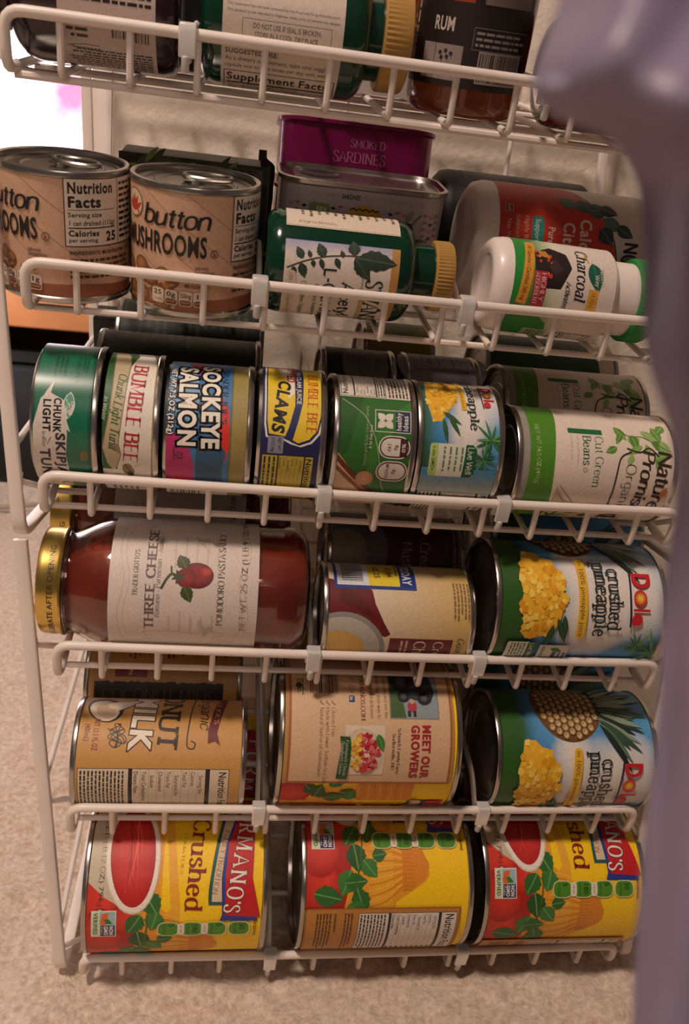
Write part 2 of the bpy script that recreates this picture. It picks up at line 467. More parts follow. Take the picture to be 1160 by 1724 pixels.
    def para(s, x0, y0, x1, n, dy, h, col, rot=0, rag=.25, seed=1):
        rnd = random.Random(seed); s.nl(); c, d = cos(radians(rot)), sin(radians(rot))
        for i in range(n):
            L = (x1 - (y0 if rot else x0)) * (1 - rag * rnd.random())
            s.words(x0 + d * dy * i, y0 - c * dy * i, x0 + d * dy * i + L, h, col, rnd, rot)
    def barcode(s, x0, y0, x1, y1, along='x', seed=3, bg='e9e0d6', fg='1c1714'):
        rnd = random.Random(seed); s.rect(x0 - .8, y0 - .8, x1 + .8, y1 + .8, bg); s.nl()
        a, b = (x0, x1) if along == 'x' else (y0, y1); p = a
        while p < b:
            w = rnd.choice((.25, .4, .6, .8)); q = min(p + w, b)
            if along == 'x': s.rect(p, y0, q, y1, fg, False)
            else: s.rect(x0, p, x1, q, fg, False)
            p += w + rnd.choice((.3, .45, .7))
    def grid(s, x0, y0, x1, y1, nx, ny, fn):
        s.nl()
        for i in range(nx):
            for j in range(ny):
                q = [(x0 + (x1 - x0) * (i + a) / nx, y0 + (y1 - y0) * (j + b) / ny) for a, b in ((0, 0), (1, 0), (1, 1), (0, 1))]
                m = fn((q[0][0] + q[2][0]) / 2, (q[0][1] + q[2][1]) / 2)
                if m is None: continue
                s.poly3(q, m, [fn(*p) or m for p in q])
    def nf(s, x0, y0, x1, y1, bg='e6dcd0', title='Nutrition Facts', ts=None, seed=5, fg='241c18', rows=9, bars=(.16, .30), tw=None):
        """nutrition panel: heading at the top, ruled rows below"""
        h = y1 - y0; w = x1 - x0
        s.rect(x0, y0, x1, y1, bg); s.frame(x0, y0, x1, y1, .35, fg)
        ts = ts or h * .085
        s.T(title, x0 + .03 * w, y1 - ts * 1.35, ts, fg, 'bold', w=tw or w * .92)
        s.nl(); s.rect(x0, y1 - h * bars[0] - h * .03, x1, y1 - h * bars[0], fg, False); s.rect(x0, y0 + h * bars[1], x1, y0 + h * bars[1] + h * .025, fg, False)
        top = y1 - h * bars[0] - h * .03; names = ['Serving Size', 'Calories', 'Total Fat', 'Saturated Fat', 'Trans Fat', 'Cholesterol', 'Sodium', 'Total Carbohydrate', 'Dietary Fiber', 'Sugars', 'Protein']
        dy = (top - y0 - h * bars[1] - h * .025) / rows
        for i in range(rows):
            yy = top - dy * (i + .8)
            s.T(names[i % len(names)], x0 + w * (.03 if i % 3 else .07), yy, dy * .52, fg, 'sans', sx=.8)
            s.words(x1 - w * .14, yy, x1 - w * .03, dy * .45, fg, random.Random(seed + i)); s.rect(x0, yy - dy * .2, x1, yy - dy * .2 + .1, fg, False)
        k = max(3, int(h * bars[1] / 2.3)); d = h * bars[1] * .9 / k
        s.para(x0 + w * .03, y0 + h * bars[1] * .92 - d * .6, x1 - w * .03, k, d, min(1.0, d * .45), fg, seed=seed)
    def build(s, name, parent, m, z0=0.0, flat=None):
        """flat = (origin, ex, ey) in metres for art on a plane"""
        V = []; N = []
        for x, y, l in s.v:
            if flat:
                o, ex, ey = (Vector(q) for q in flat); n = ex.cross(ey); V.append(tuple(o + ex * (x / 1e3) + ey * (y / 1e3) + n * (l * 6e-6))); N.append(tuple(n))
            else:
                k = x / s.step; i = math.floor(k + 1e-7); t = k - i; a0 = i * 2 * pi / s.seg; a1 = (i + 1) * 2 * pi / s.seg
                R = s.r / 1e3 + 1.4e-4 + l * 6e-6
                V.append((R * (sin(a0) * (1 - t) + sin(a1) * t), -R * (cos(a0) * (1 - t) + cos(a1) * t), z0 + y / 1e3))
                a = a0 + (a1 - a0) * t; N.append((sin(a), -cos(a), 0))
        me = bpy.data.meshes.new(name); me.from_pydata(V, [], s.f); me.materials.append(m)
        at = me.color_attributes.new('ink', 'FLOAT_COLOR', 'POINT')
        at.data.foreach_set('color', np.array([(*c, 1.0) for c in s.c], dtype=np.float32).ravel())
        me.polygons.foreach_set('use_smooth', [True] * len(me.polygons)); me.update()
        me.normals_split_custom_set_from_vertices(N)
        o = bpy.data.objects.new(name, me); COL.objects.link(o)
        if parent is not None: o.parent = parent
        return o

# ---------------------------------------------------------------- where the shelves are
AL = radians(15)
ZS = [z + DZ for z in (.560, .4497, .341, .2414, .1335, .02)]        # height of each front rail
LIP = [.0245] * 5 + [.020]
SV = Vector((0, cos(AL), sin(AL))); NV = Vector((0, -sin(AL), cos(AL))); XV = Vector((1, 0, 0))
def shear(z): return .0206 - .0726 * (z - DZ - .02)
def ORG(t): return Vector((shear(ZS[t - 1]), LIP[t - 1] * sin(AL), ZS[t - 1] - LIP[t - 1] * cos(AL)))
def SP(t, x, s, n): return ORG(t) + XV * x + SV * s + NV * n
def s_front(r, t):
    d = r + .002 - LIP[t - 1]
    return sqrt((r + .0033) ** 2 - d * d) if d > 0 else r + .0035
def lying(t, x0, x1, r, up, beta, s=None, n=None, yaw=0, dip=0):
    """frame of a cylinder lying along the shelf; its label centre faces beta degrees above the horizon"""
    s = s_front(r, t) if s is None else s; n = r + .0022 if n is None else n
    b = radians(beta); z = Vector((up, 0, 0)); y = Vector((0, cos(b), -sin(b))); x = y.cross(z)
    M = Matrix((x, y, z)).transposed()
    if yaw or dip: M = Matrix.Rotation(radians(yaw), 3, 'Z') @ Matrix.Rotation(radians(dip), 3, 'Y') @ M
    p = SP(t, (x0 + x1) / 2, s, n) - M.col[2] * ((x1 - x0) / 2)
    return Matrix.Translation(p) @ M.to_4x4()
def standing(t, x, s, spin=0, n=.0021):
    M = Matrix((XV, SV, NV)).transposed() @ Matrix.Rotation(radians(spin), 3, 'Z')
    return Matrix.Translation(SP(t, x, s, n)) @ M.to_4x4()

# ================================================================ the room
def nz(x, y, z=0.0): return noise.noise(Vector((x, y, z)))
def carpet():
    m = bpy.data.materials.new('carpet_pile'); m.use_nodes = True; nt = m.node_tree; b = nt.nodes['Principled BSDF']
    b.inputs['Roughness'].default_value = 0.95; b.inputs['Sheen Weight'].default_value = 0.25; b.inputs['Specular IOR Level'].default_value = 0.1
    tc = nt.nodes.new('ShaderNodeTexCoord')
    def nn(scale, det):
        n = nt.nodes.new('ShaderNodeTexNoise'); n.inputs['Scale'].default_value = scale; n.inputs['Detail'].default_value = det; n.inputs['Roughness'].default_value = .65
        nt.links.new(tc.outputs['Object'], n.inputs['Vector']); return n
    n = nn(220, 6); r = nt.nodes.new('ShaderNodeValToRGB')
    r.color_ramp.elements[0].position = .32; r.color_ramp.elements[1].position = .68
    r.color_ramp.elements[0].color = (*hx('cbae93'), 1); r.color_ramp.elements[1].color = (*hx('f8e8d6'), 1)
    nt.links.new(n.outputs['Fac'], r.inputs[0]); nt.links.new(r.outputs[0], b.inputs['Base Color'])
    n2 = nn(420, 6); bp = nt.nodes.new('ShaderNodeBump'); bp.inputs['Strength'].default_value = .7; bp.inputs['Distance'].default_value = .003
    nt.links.new(n2.outputs['Fac'], bp.inputs['Height']); nt.links.new(bp.outputs[0], b.inputs['Normal'])
    xs = list(np.arange(-1.1, -.45, .02)) + list(np.arange(-.45, .55, .0042)) + list(np.arange(.55, 1.2, .02))
    ys = list(np.arange(-1.2, -.2, .02)) + list(np.arange(-.2, .5, .0042)) + list(np.arange(.5, 2.4, .012))
    v = []; f = []
    for y in ys:
        for x in xs:
            h = .0042 * nz(x * 75, y * 75) + .0030 * nz(x * 150, y * 150, 3) + .003 * nz(x * 28, y * 28, 7)
            v.append((x, y, h - .0035))
    w = len(xs)
    for j in range(len(ys) - 1):
        for i in range(w - 1): f.append((j * w + i, j * w + i + 1, j * w + w + i + 1, j * w + w + i))
    tag(obj('floor', v, f, m), kind='structure')
carpet()
M_WALL = mat('wall_paint', 'efe4d4', 0.75, 0, 0.05, 30, bump=0.55, bump_scale=170)
tag(MB().rbox((-.006, .262, 0), (1.3, .40, 2.5), .006).build('wall_back', M_WALL), kind='structure')
tag(MB().box((-.021, .268, 0), (-.0065, .40, 2.5)).build('trim_1', mat('trim_paint', 'efe7df', .5, 0, .03, 20)), kind='structure')
tag(MB().box((-1.9, 2.4, 0), (1.3, 2.5, 2.6)).build('wall_far', mat('far_wall_paint', 'cdbfae', .8, 0, .04, 12)), kind='structure')

# the bed in the next room, seen past the end of the wall
bed = empty('bed', 'bed with orange-brown wooden side rail standing beyond the wall end', 'bed', mtx=Matrix.Translation((-.55, 1.5, 0)))
M_WOOD = mat('bed_wood', '8c5630', .45, 0, .22, 9)
MB().rbox((-1.0, -.42, .315), (.62, -.385, .40), .004).build('side_rail', M_WOOD, bed)
MB().box((-1.0, -.385, .36), (.62, .7, .40)).build('slat_base', M_WOOD, bed)
for x in (-.96, .57): MB().rbox((x, -.41, -.0), (x + .05, -.35, .315), .004).build('leg', M_WOOD, bed)
tag(MB().rbox((-1.5, 1.135, .4005), (.05, 2.15, .80), .06, 5).build('mattress', mat('mattress_cloth', 'd9d2cc', .8, 0, .04, 20)), 'pale mattress lying on the wooden bed under the quilt', 'mattress')
def quilt():
    a = Art(); xs = np.linspace(-1.55, .10, 90)
    prof = [(1.06, .404), (1.056, .50), (1.066, .62), (1.074, .74), (1.09, .81), (1.14, .85), (1.3, .862), (1.6, .866), (2.1, .86)]
    P = crom(prof, 6); v = []; f = []
    for j, (y, z) in enumerate(P):
        for x in xs:
            k = max(0, 1 - j / 26); v.append((x, y + .022 * k * nz(x * 9, z * 3) - .012 * k * abs(nz(x * 4, 5)), z + .012 * nz(x * 5, y * 6, 9)))
    n = len(xs)
    for j in range(len(P) - 1):
        for i in range(n - 1): f.append((j * n + i, j * n + i + 1, j * n + n + i + 1, j * n + n + i))
    m = bpy.data.materials.new('floral_quilt_cloth'); m.use_nodes = True; nt = m.node_tree; b = nt.nodes['Principled BSDF']; b.inputs['Roughness'].default_value = .85
    tc = nt.nodes.new('ShaderNodeTexCoord'); vo = nt.nodes.new('ShaderNodeTexVoronoi'); vo.inputs['Scale'].default_value = 6.5
    nt.links.new(tc.outputs['Object'], vo.inputs['Vector'])
    n1 = nt.nodes.new('ShaderNodeTexNoise'); n1.inputs['Scale'].default_value = 34; n1.inputs['Detail'].default_value = 3
    nt.links.new(tc.outputs['Object'], n1.inputs['Vector'])
    ad = nt.nodes.new('ShaderNodeMath'); ad.operation = 'MULTIPLY_ADD'; ad.inputs[1].default_value = .35
    nt.links.new(n1.outputs['Fac'], ad.inputs[0]); nt.links.new(vo.outputs['Distance'], ad.inputs[2])
    r = nt.nodes.new('ShaderNodeValToRGB'); e = r.color_ramp.elements
    e[0].position = .28; e[0].color = (*hx('c9607f'), 1); e[1].position = .46; e[1].color = (*hx('f3ebee'), 1)
    q = r.color_ramp.elements.new(.42); q.color = (*hx('e3a4b6'), 1)
    nt.links.new(ad.outputs[0], r.inputs[0]); nt.links.new(r.outputs[0], b.inputs['Base Color'])
    o = obj('quilt', v, f, m)
    sm = o.modifiers.new('thickness', 'SOLIDIFY'); sm.thickness = .008; sm.offset = -1
    tag(o, 'white quilt with pink flowers hanging over the wooden bed rail', 'quilt')
quilt()
for i, (x0, y0, x1, y1, h, lb) in enumerate(((-.62, 1.2, -.22, 1.7, .24, 'black storage box under the bed, nearer to the rack'), (-1.15, 1.22, -.68, 1.7, .22, 'black storage box under the bed, farther left'))):
    k = empty('storage_box', lb, 'box', mtx=Matrix.Translation((x0, y0, 0)))
    MB().rbox((0, 0, 0), (x1 - x0, y1 - y0, h), .02).build('bin', M_BLACK, k)
    MB().rbox((-.008, -.008, h + .0005), (x1 - x0 + .008, y1 - y0 + .008, h + .02), .02).build('bin_lid', M_BLACK, k)
tag(MB().tube(crom([(-.75, .98, .008), (-.5, 1.02, .008), (-.33, 1.0, .009), (-.2, 1.06, .008), (-.05, 1.12, .008), (.1, 1.1, .008)]), .004).build('cord', mat('pale_cord', 'b5a592', .6, 0, .05, 20)), 'pale cord lying on the carpet in front of the bed', 'cord')

# ================================================================ the wire rack: two sections, one standing on the other
def wire(mb, pts, r=.0019, corner=.006): return mb.tube(arc_pts(pts, corner), r, 8)
def side_frame(z0, z1, xa, xb, xra, xrb):
    """front post, runner and rear post: one bent strip"""
    return [(xa(z1), .010, z1), (xa(z0 + .02), .010, z0 + .02), (xa(z0), .010, z0 + .0), (xa(z0) + .001, .03, z0 - .000), (xra(z0), .215, z0), (xra(z0), .236, z0 + .02), (xra(z1), .236, z1)]
def dividers_for(t): return {1: (.0835, .2635), 2: (.1168, .2275), 3: (.1522, .2568), 4: (.1475, .2496), 5: (.1145, .2600), 6: (.1215, .2537)}[t]
SAG = [0, .0010, .0018, .0016, .0016, .0022]
def build_section(name, label, tiers, z0, z1):
    root = empty(name, label, 'can rack', mtx=Matrix.Translation((shear(z0), 0, z0)))
    base = Vector((shear(z0), 0, z0)); inv = -base
    L = lambda p: Vector(p) + inv
    rear = lambda z: .0042 - .040 * (z - DZ)
    for xo, rx in ((-.0165, -.0015), (.381, .396)):
        xa = lambda z: shear(z) + xo
        xr = lambda z: rear(z) + rx
        mb = MB(); P = side_frame(z0, z1, xa, None, xr, None)
        P = arc_pts(P, .014, 6)
        mb.tube([L(p) for p in P], 0, 14, flat=(.0076, .0048, (1, 0, 0)))
        mb.build('side_frame', M_WIRE, root)
    # back wires
    mb = MB()
    for z in (z0 + .05, z1 - .02): mb.tube([L((rear(z) - .002, .233, z)), L((rear(z) + .396, .233, z))], .0019, 8)
    for q in (.17, .30): mb.tube([L((rear(z0) + q, .231, z0 + .045)), L((rear(z1) + q + .022, .231, z1 - .015))], .0017, 8)
    mb.build('back_grid', M_WIRE, root)
    g = .03175; a = .0248; xi = [0] + [a + g * i for i in range(11)] + [2 * a + 10 * g]; Wd = xi[-1]
    for t in tiers:
        h = LIP[t - 1]; D = .236; mb = MB()
        sp = lambda x, s, n: L(SP(t, x, s, n))
        sg = lambda x: -SAG[t - 1] * (1 - (2 * x / Wd - 1) ** 2)
        # outer hoop: rail, its two ends, the end base wires
        rail = [(0, .022, 0), (0, 0, 0), (0, 0, h)] + [(x, 0, h + sg(x)) for x in np.linspace(.03, Wd - .03, 12)] + [(Wd, 0, h), (Wd, 0, 0), (Wd, .022, 0)]
        rp = []
        R = arc_pts([sp(*p) for p in rail], .009, 5); mb.tube(R, .0027, 10)
        for x in (0, Wd): mb.tube([sp(x, .02, 0), sp(x, D, 0)], .0022, 8)
        for x in xi[1:-1]: wire(mb, [sp(x, .001, h + sg(x)), sp(x, .0, 0), sp(x, D, 0)], .0018, .003)
        for s in (.0145, .06, .11, .16, .21, D): mb.tube([sp(0, s, -.0034), sp(Wd, s, -.0034)], .0019, 8)
        shelf = mb.build('shelf', M_WIRE, root)
        # ties between the shelf and the side frames
        for x, xo, rx in ((0, -.0165, -.0015), (Wd, .381, .396)):
            mb = MB(); z = ZS[t - 1]
            A = L((shear(z) + xo, .0125, z + .012)); B = L((rear(z) + rx, .232, z + .052))
            mb.tube([A, B], .0019, 8)
            wire(mb, [L((shear(z) + xo + (-.002 if x else .002), .014, z - .004)), L((shear(z) + xo, .020, z - .010)), sp(x, .03, -.0032), sp(x + (-.02 if x else .02), .03, -.0032)], .0019, .006)
            wire(mb, [L((rear(z) + rx, .233, z + .03)), sp(x, D - .002, -.003)], .0019, .004)
            mb.build('side_wire', M_WIRE, root)
        # dividers with their clear clips on the rail
        for k, x in enumerate(dividers_for(t)):
            mb = MB()
            wire(mb, [sp(x, .003, h * .55), sp(x, .012, h * .5), sp(x, .03, h * 1.0), sp(x, .12, h * 1.15), sp(x, .225, h * 1.1), sp(x, .228, .002)], .0017, .012)
            d = mb.build('divider', M_WIRE, root)
            mb = MB(); hs = h + sg(x); w = .0042
            # an open hook over the rail
            sec = [(.0045, hs - .004), (.0045, hs + .002), (.0025, hs + .0045), (-.002, hs + .0045), (-.0042, hs + .002), (-.0042, hs - .009), (-.0030, hs - .011), (-.0030, hs + .0005)]
            v = []; f = []
            out = [(-.0048, hs - .010), (-.0048, hs + .002), (-.0030, hs + .0048), (.0030, hs + .0048), (.0052, hs + .002), (.0052, hs - .010)]
            inn = [(-.0029, hs - .010), (-.0029, hs + .0010), (-.0020, hs + .0029), (.0020, hs + .0029), (.0030, hs + .0010), (.0030, hs - .010)]
            for xx in (-w, w):
                for q in out + inn: v.append(sp(x + xx, q[0], q[1]))
            n = 6
            for i in range(n - 1):
                f += [(i, i + 1, 12 + i + 1, 12 + i), (6 + i + 1, 6 + i, 18 + i, 18 + i + 1), (i + 1, i, 6 + i, 6 + i + 1), (12 + i, 12 + i + 1, 18 + i + 1, 18 + i)]
            f += [(0, 12, 18, 6), (5, 11, 23, 17)]
            mb.add(v, f)
            mb.tube([sp(x - .0008, -.0040, hs - .009), sp(x - .0008, -.0030, hs - .0165)], .0021, 8)
            c = mb.build('clip', M_CLIP, d)
            bv = c.modifiers.new('soft_edges', 'BEVEL'); bv.width = .0009; bv.segments = 2; bv.angle_limit = radians(35)
    return root
build_section('wire_can_rack', 'white wire can rack section standing on the carpet, lower of the two', (4, 5, 6), .0045, .3042)
build_section('wire_can_rack', 'white wire can rack section stacked on top, holding the bottles and tuna', (1, 2, 3), .3072, .64)

# ================================================================ containers
def rim_prof(r, z, up):
    q = [(r - .0022, .0040), (r - .0020, .0004), (r - .0012, -.0002), (r + .0004, 0), (r + .0008, .0008), (r + .0008, .0026), (r + .0001, .0034), (r - .0022, .0040)]
    return [(a, z + b if not up else z - b) for a, b in q]
def end_prof(r, z, up, deep=.0036):
    q = [(r - .0021, deep - .0002), (r * .90, deep), (r * .88, deep - .0009), (r * .84, deep - .0009), (r * .82, deep), (r * .66, deep), (r * .64, deep - .0006), (r * .61, deep - .0006), (r * .59, deep), (1e-5, deep)]
    return [(a, z + b if not up else z - b) for a, b in q]
SHARED = {}
def sharedmesh(key, make):
    """first call builds the mesh, later calls reuse its data"""
    if key not in SHARED: SHARED[key] = make().data; return None
    return SHARED[key]
def part(key, name, parent, fn):
    if key in SHARED:
        o = bpy.data.objects.new(name, SHARED[key]); COL.objects.link(o); o.parent = parent; return o
    o = fn(); SHARED[key] = o.data; return o
def can(name, label, M, r, H, art, akey, lm=PAPER, group=None, cat='can', tab=False, two_piece=False, metal=M_STEEL):
    root = empty(name, label, cat, group, M)
    k = (round(r, 5), round(H, 5), metal.name)
    part(('body',) + k, 'body', root, lambda: MB().lathe([(r - .0006, .0030), (r - .0005, H / 2), (r - .0006, H - .0030)], 72, False).build('body', metal, root))
    part(('rimb',) + k + (two_piece,), 'rim', root, lambda: MB().lathe(rim_prof(r, 0, False) if not two_piece else [(r - .006, .0008), (r - .004, 0), (r - .0015, .0012), (r - .0003, .004), (r - .0008, .0045)], 72, False).build('rim', metal, root))
    part(('rimt',) + k, 'rim', root, lambda: MB().lathe(rim_prof(r, H, True)[::-1], 72, False).build('rim', metal, root))
    part(('endb',) + k, 'end_plate', root, lambda: MB().lathe(end_prof(r, 0, False)[::-1], 64, False).build('end_plate', M_LID, root))
    ld = part(('endt',) + k, 'lid', root, lambda: MB().lathe(end_prof(r, H, True), 64, False).build('lid', M_LID, root))
    if tab:
        mb = MB(); z = H - .0022; c = (.006, .004)
        P = [(c[0] + .0125 * cos(t), c[1] + .0070 * sin(t), z + .0012) for t in np.linspace(0, 2 * pi, 25)[:-1]]
        mb.tube(P, .0013, 8, closed=True)
        mb.lathe([(.0035, z - .0015), (.0035, z + .0005), (.002, z + .0012), (1e-5, z + .0012)], 16)
        mb.rbox((-.0065, -.003, z - .0004), (.002, .010, z + .0008), .0006, 2)
        mb.build('pull_tab', M_LID, ld)
    if art: part(('art', akey), 'label', root, lambda: art().build('label', root, lm))
    return root
def ribbed_cap(r, z0, z1, m, parent, name='cap', n=60):
    mb = MB(); seg = n * 2; v = []; f = []
    prof = [(r - .0012, z0, 0), (r, z0 + .001, 1), (r, z1 - .0025, 1), (r - .0008, z1 - .0008, 0), (r - .003, z1, 0)]
    for rr, z, rib in prof:
        for i in range(seg):
            q = rr - (.0005 if rib and i % 2 else 0); a = 2 * pi * i / seg; v.append((q * sin(a), -q * cos(a), z))
    for j in range(len(prof) - 1):
        for i in range(seg): f.append((j * seg + i, j * seg + (i + 1) % seg, (j + 1) * seg + (i + 1) % seg, (j + 1) * seg + i))
    f.append(tuple(reversed(range(seg)))); f.append(tuple(len(prof) * seg - seg + i for i in range(seg)))
    return mb.add(v, f).build(name, m, parent, autos=25)
def bottle(name, label, M, r, body_h, neck_r, neck_z, top_z, m, art, akey, capm=None, cap_r=None, cap_z0=None, cap_z1=None, lm=PAPER, cat='bottle', sh=None, ldz=0):
    root = empty(name, label, cat, None, M)
    sh = sh or (neck_z - body_h)
    prof = [(1e-5, .0015), (r * .62, .0015), (r * .70, 0), (r * .86, .0004), (r * .96, .0030), (r, .0080), (r, body_h)]
    for k in range(1, 9):
        t = k / 8 * pi / 2; prof.append((neck_r + (r - neck_r) * cos(t), body_h + sh * sin(t)))
    prof += [(neck_r, neck_z + .0005), (neck_r, top_z), (neck_r - .002, top_z), (1e-5, top_z)]
    MB().lathe(prof, 72, False).build('body', m, root, autos=50)
    if art: art().build('label', root, lm, z0=ldz)
    if capm: ribbed_cap(cap_r, cap_z0, cap_z1, capm, root)
    return root

# ================================================================ printed labels (millimetres: x around the can, y up its axis)
def furmanos():
    a = Art(47.5, clip=(3.4, 110.6)); H = 114; rnd = random.Random(4)
    a.rect(-149.2, 3.4, 149.2, H - 3.4, 'fdd012')
    # fields and rows
    def field(x):
        return 48 + 36 * max(0, min(1, (x - 20) / 26)) - 22 * max(0, min(1, (x - 58) / 14)) if x < 80 else 62 - 14 * (x - 80) / 60
    xs = list(np.linspace(-72, 76, 38))
    a.nl()
    for i in range(len(xs) - 1): a.poly3([(xs[i], 3.4), (xs[i + 1], 3.4), (xs[i + 1], field(xs[i + 1])), (xs[i], field(xs[i]))], hx('eba028'))
    a.poly([(-73, 30), (-55, 42), (-40, 40), (-20, 50), (20, 54), (30, 46), (76, 46), (76, 60), (20, 60), (-73, 48)], 'efae2e')
    for i in range(16):
        x0 = 24 + i * 3.4; a.line([(x0, 44), (22 + i * 3.1 + 3, 55), (34 + i * 1.9, 66)], .8, 'd9861a' if i % 2 else 'f5bd4a', True)
    a.poly([(36, 66), (40, 80), (50, 84), (58, 81), (64, 72), (66, 66)], 'e08c24')
    for i in range(12): a.line([(38 + i * 2.4, 66), (38 + i * 2.4, 72 + (i * 7) % 4)], .4, 'cc7a18')
    # tomatoes
    a.poly([(-16, 3.4), (76, 3.4), (76, 28), (60, 31), (40, 33), (20, 30), (0, 20)], 'b3211a')
    for x, y, r in ((16, 10, 15), (62, 12, 16), (38, 12, 17), (28, 24, 9)): a.ell(x, y, r * 1.1, min(r * .9, 14), 'e4402c', edge='a81a14', hl=(-3, 5))
    a.rect(-75, 3.4, 75, 4.0, 'd52e20')
    # leaves
    for x, y, L, w, g in ((10, 38, 17, 12, 30), (22, 46, 14, 11, -15), (24, 36, 16, 11, -30), (36, 34, 18, 12, 10), (46, 40, 14, 10, 40), (52, 32, 17, 12, -20), (60, 28, 15, 10, 95), (63, 36, 18, 11, 20), (66, 8, 20, 12, 78), (44, 46, 10, 8, 100), (74, 30, 16, 9, 75)):
        a.leaf(x, y, L, w, g, rnd.choice(('2f6a2c', '3d7d33', '255724')), '6da457', True)
    a.line([(14, 40), (30, 40), (48, 38), (66, 34)], 1.0, '3f6b2a', True)
    # bowl of crushed tomato
    a.poly([(-46, 20), (-44, 6), (-30, 3.4), (4, 3.4), (13, 14), (20, 26), (23, 36)], 'c9bba0')
    a.ell(-12, 29, 35.5, 17.0, 'd8cbb6', 4, n=40); a.ell(-12, 29, 34.3, 16.2, 'efe6d6', 4, n=40); a.ell(-12.5, 29, 31.5, 13.8, 'd8342a', 4, edge='b51c1a', n=40)
    for i in range(9): a.line([(-40 + i * 3, 24 + (i * 5) % 9), (-20 + i * 3.4, 27 + (i * 7) % 8), (2 + i * 1.4, 24 + (i * 3) % 10)], .9, 'ee5a44' if i % 2 else 'a91a1a', True, taper=True)
    a.T('NET WT. 28 OZ (1 LB 12 OZ) 794g', -66, 10, 2.9, '4a3626', 'thin', w=84, rot=0)
    a.ell(21, 11.4, 1.8, 1.8, '4a3626'); a.ell(21, 11.4, 1.3, 1.3, 'c9bba0')
    # verified badge
    a.rect(20.6, 6.4, 39.6, 21.4, 'e6ded0'); a.rect(21.3, 7.0, 30.6, 20.8, '9fc0c4'); a.rect(30.6, 12, 39, 20.8, '1f2d5c'); a.rect(21.3, 7.0, 39, 11.4, 'd7e0c0')
    a.T('NON', 31.2, 17.4, 2.4, 'f0ece4', 'black', w=7.2); a.T('GMO', 31.2, 14.2, 2.4, 'f0ece4', 'black', w=7.2); a.T('Project', 31.4, 12.5, 1.1, 'f0ece4', w=6)
    a.T('VERIFIED', 22, 7.8, 2.4, '3f7a30', 'black', w=16); a.leaf(26, 12, 8, 4, 65, '3f7a30'); a.leaf(26, 12.4, 6, 4, 130, 'e06a2c'); a.leaf(26, 12.2, 6, 3, 25, 'e06a2c')
    # Crushed
    a.T('Crushed', 22, 62.6, 10.4, '8c1d12', 'serifb', w=58, rot=-3.2, al='r'); a.T('TOMATOES', 0, 58.4, 1.8, '9a5a20', 'thin', w=26, rot=-3, al='r')
    # green ribbon with tan strip, red banner
    top = [(-57, 94), (-50, 95), (-36, 93.6), (-15, 89.6), (6, 86.8), (16, 86.6)]
    def strip(o0, o1, col, e=0):
        a.nl(); P = crom(top, 5)
        for i in range(len(P) - 1): a.poly3([(P[i][0], P[i][1] + o0), (P[i + 1][0], P[i + 1][1] + o0), (P[i + 1][0], P[i + 1][1] + o1), (P[i][0], P[i][1] + o1)], hx(col))
    strip(-9.6, 1.5, '1f5a5c'); a.rect(15.4, 77.2, 18, 90, '1f5a5c'); strip(-7.4, -.6, 'd9c6a0')
    a.T('SINCE 1921', -62, 87, 2.9, '9a4a1c', 'serif', w=24, rot=-4); a.T('FAMILY TRADITION', -27, 85.4, 3.2, '9a4a1c', 'serif', w=39, rot=-9.5)
    a.rect(-76, 3.4, -57, 20, 'b3211a'); a.ell(-66, 10, 10, 12, 'e4402c', edge='a81a14', hl=(2, 3)); a.rect(-76, 50, -57, 86, 'e08c24')
    for i in range(9): a.line([(-76, 50 + i * 3.6), (-66, 52 + i * 3.4), (-57, 50 + i * 3.8)], .6, 'cc7a18' if i % 2 else 'f0b040', True)
    for x, y, L, w, g in ((-74, 18, 12, 8, 40), (-72, 34, 14, 9, 150), (-68, 40, 13, 9, 60), (-60, 30, 14, 10, 100), (-70, 27, 10, 7, 10), (-62, 24, 13, 9, 160), (-58, 46, 12, 8, 170)): a.leaf(x, y, L, w, g, rnd.choice(('2f6a2c', '3d7d33', '255724')), '6da457', True)
    a.poly([(-57, 107), (-55, 106), (-38, 104.5), (-18, 103), (2, 102.5), (28.6, 108.4), (28.4, 84.6), (24, 86), (2, 84.6), (-18, 86.8), (-38, 93), (-55, 95), (-57, 97)], '2c3c8c')
    a.poly([(-57, 109), (-54, 107.8), (-38, 106), (-18, 104.6), (2, 104), (26.2, 110), (24.6, 88), (2, 87), (-18, 88.4), (-38, 94.4), (-54, 96.6), (-57, 98)], 'c41a20')
    for i, (ch, x) in enumerate(zip("FURMANO'S", (-49.5, -41, -32, -23, -11.5, -2.6, 6.8, 15.4, 17.2))):
        yb = 97 - max(0, (x + 45)) * .155; hh = 10.4 - max(0, x + 45) * .014
        a.T(ch, x, yb, hh, 'f1e9da', 'serifb', rot=-4, sx=.74, out=('7c0e14', .35))
    # calorie badges
    for i, (t, u) in enumerate((('5', 'SUGARS'), ('180', 'SODIUM'), ('0', 'SAT FAT'), ('30', 'CALORIES'))):
        y = 47 + i * 14.6
        a.rrect(28.6, y - .7, 39.6, y + 13.2, 4.2, 'd8d6a0'); a.rrect(29.2, y, 39, y + 12.4, 3.8, '4f8f24')
        a.T(t, 30, y + 6.6, 3.2, '1d3a10', 'bold'); a.T(u, 30, y + 3, 1.5, '1d3a10', 'sans', w=8)
        if i in (1, 2): a.rrect(29.6, y - 2.8, 38.6, y + 1.6, 2, 'e9e2cc'); a.T('5% DV', 31, y - 1.2, 1.3, '3a3020', w=6)
    a.T('PER SERVING', 27.6, 106, 1.7, '6a4a10', 'bold', w=13)
    # nutrition side
    a.rect(75, 3.4, 121, 105.5, 'bf8238'); a.frame(75, 3.4, 121, 105.5, .9, '9a6428'); a.nf(78.5, 38, 119, 103.5, seed=9)
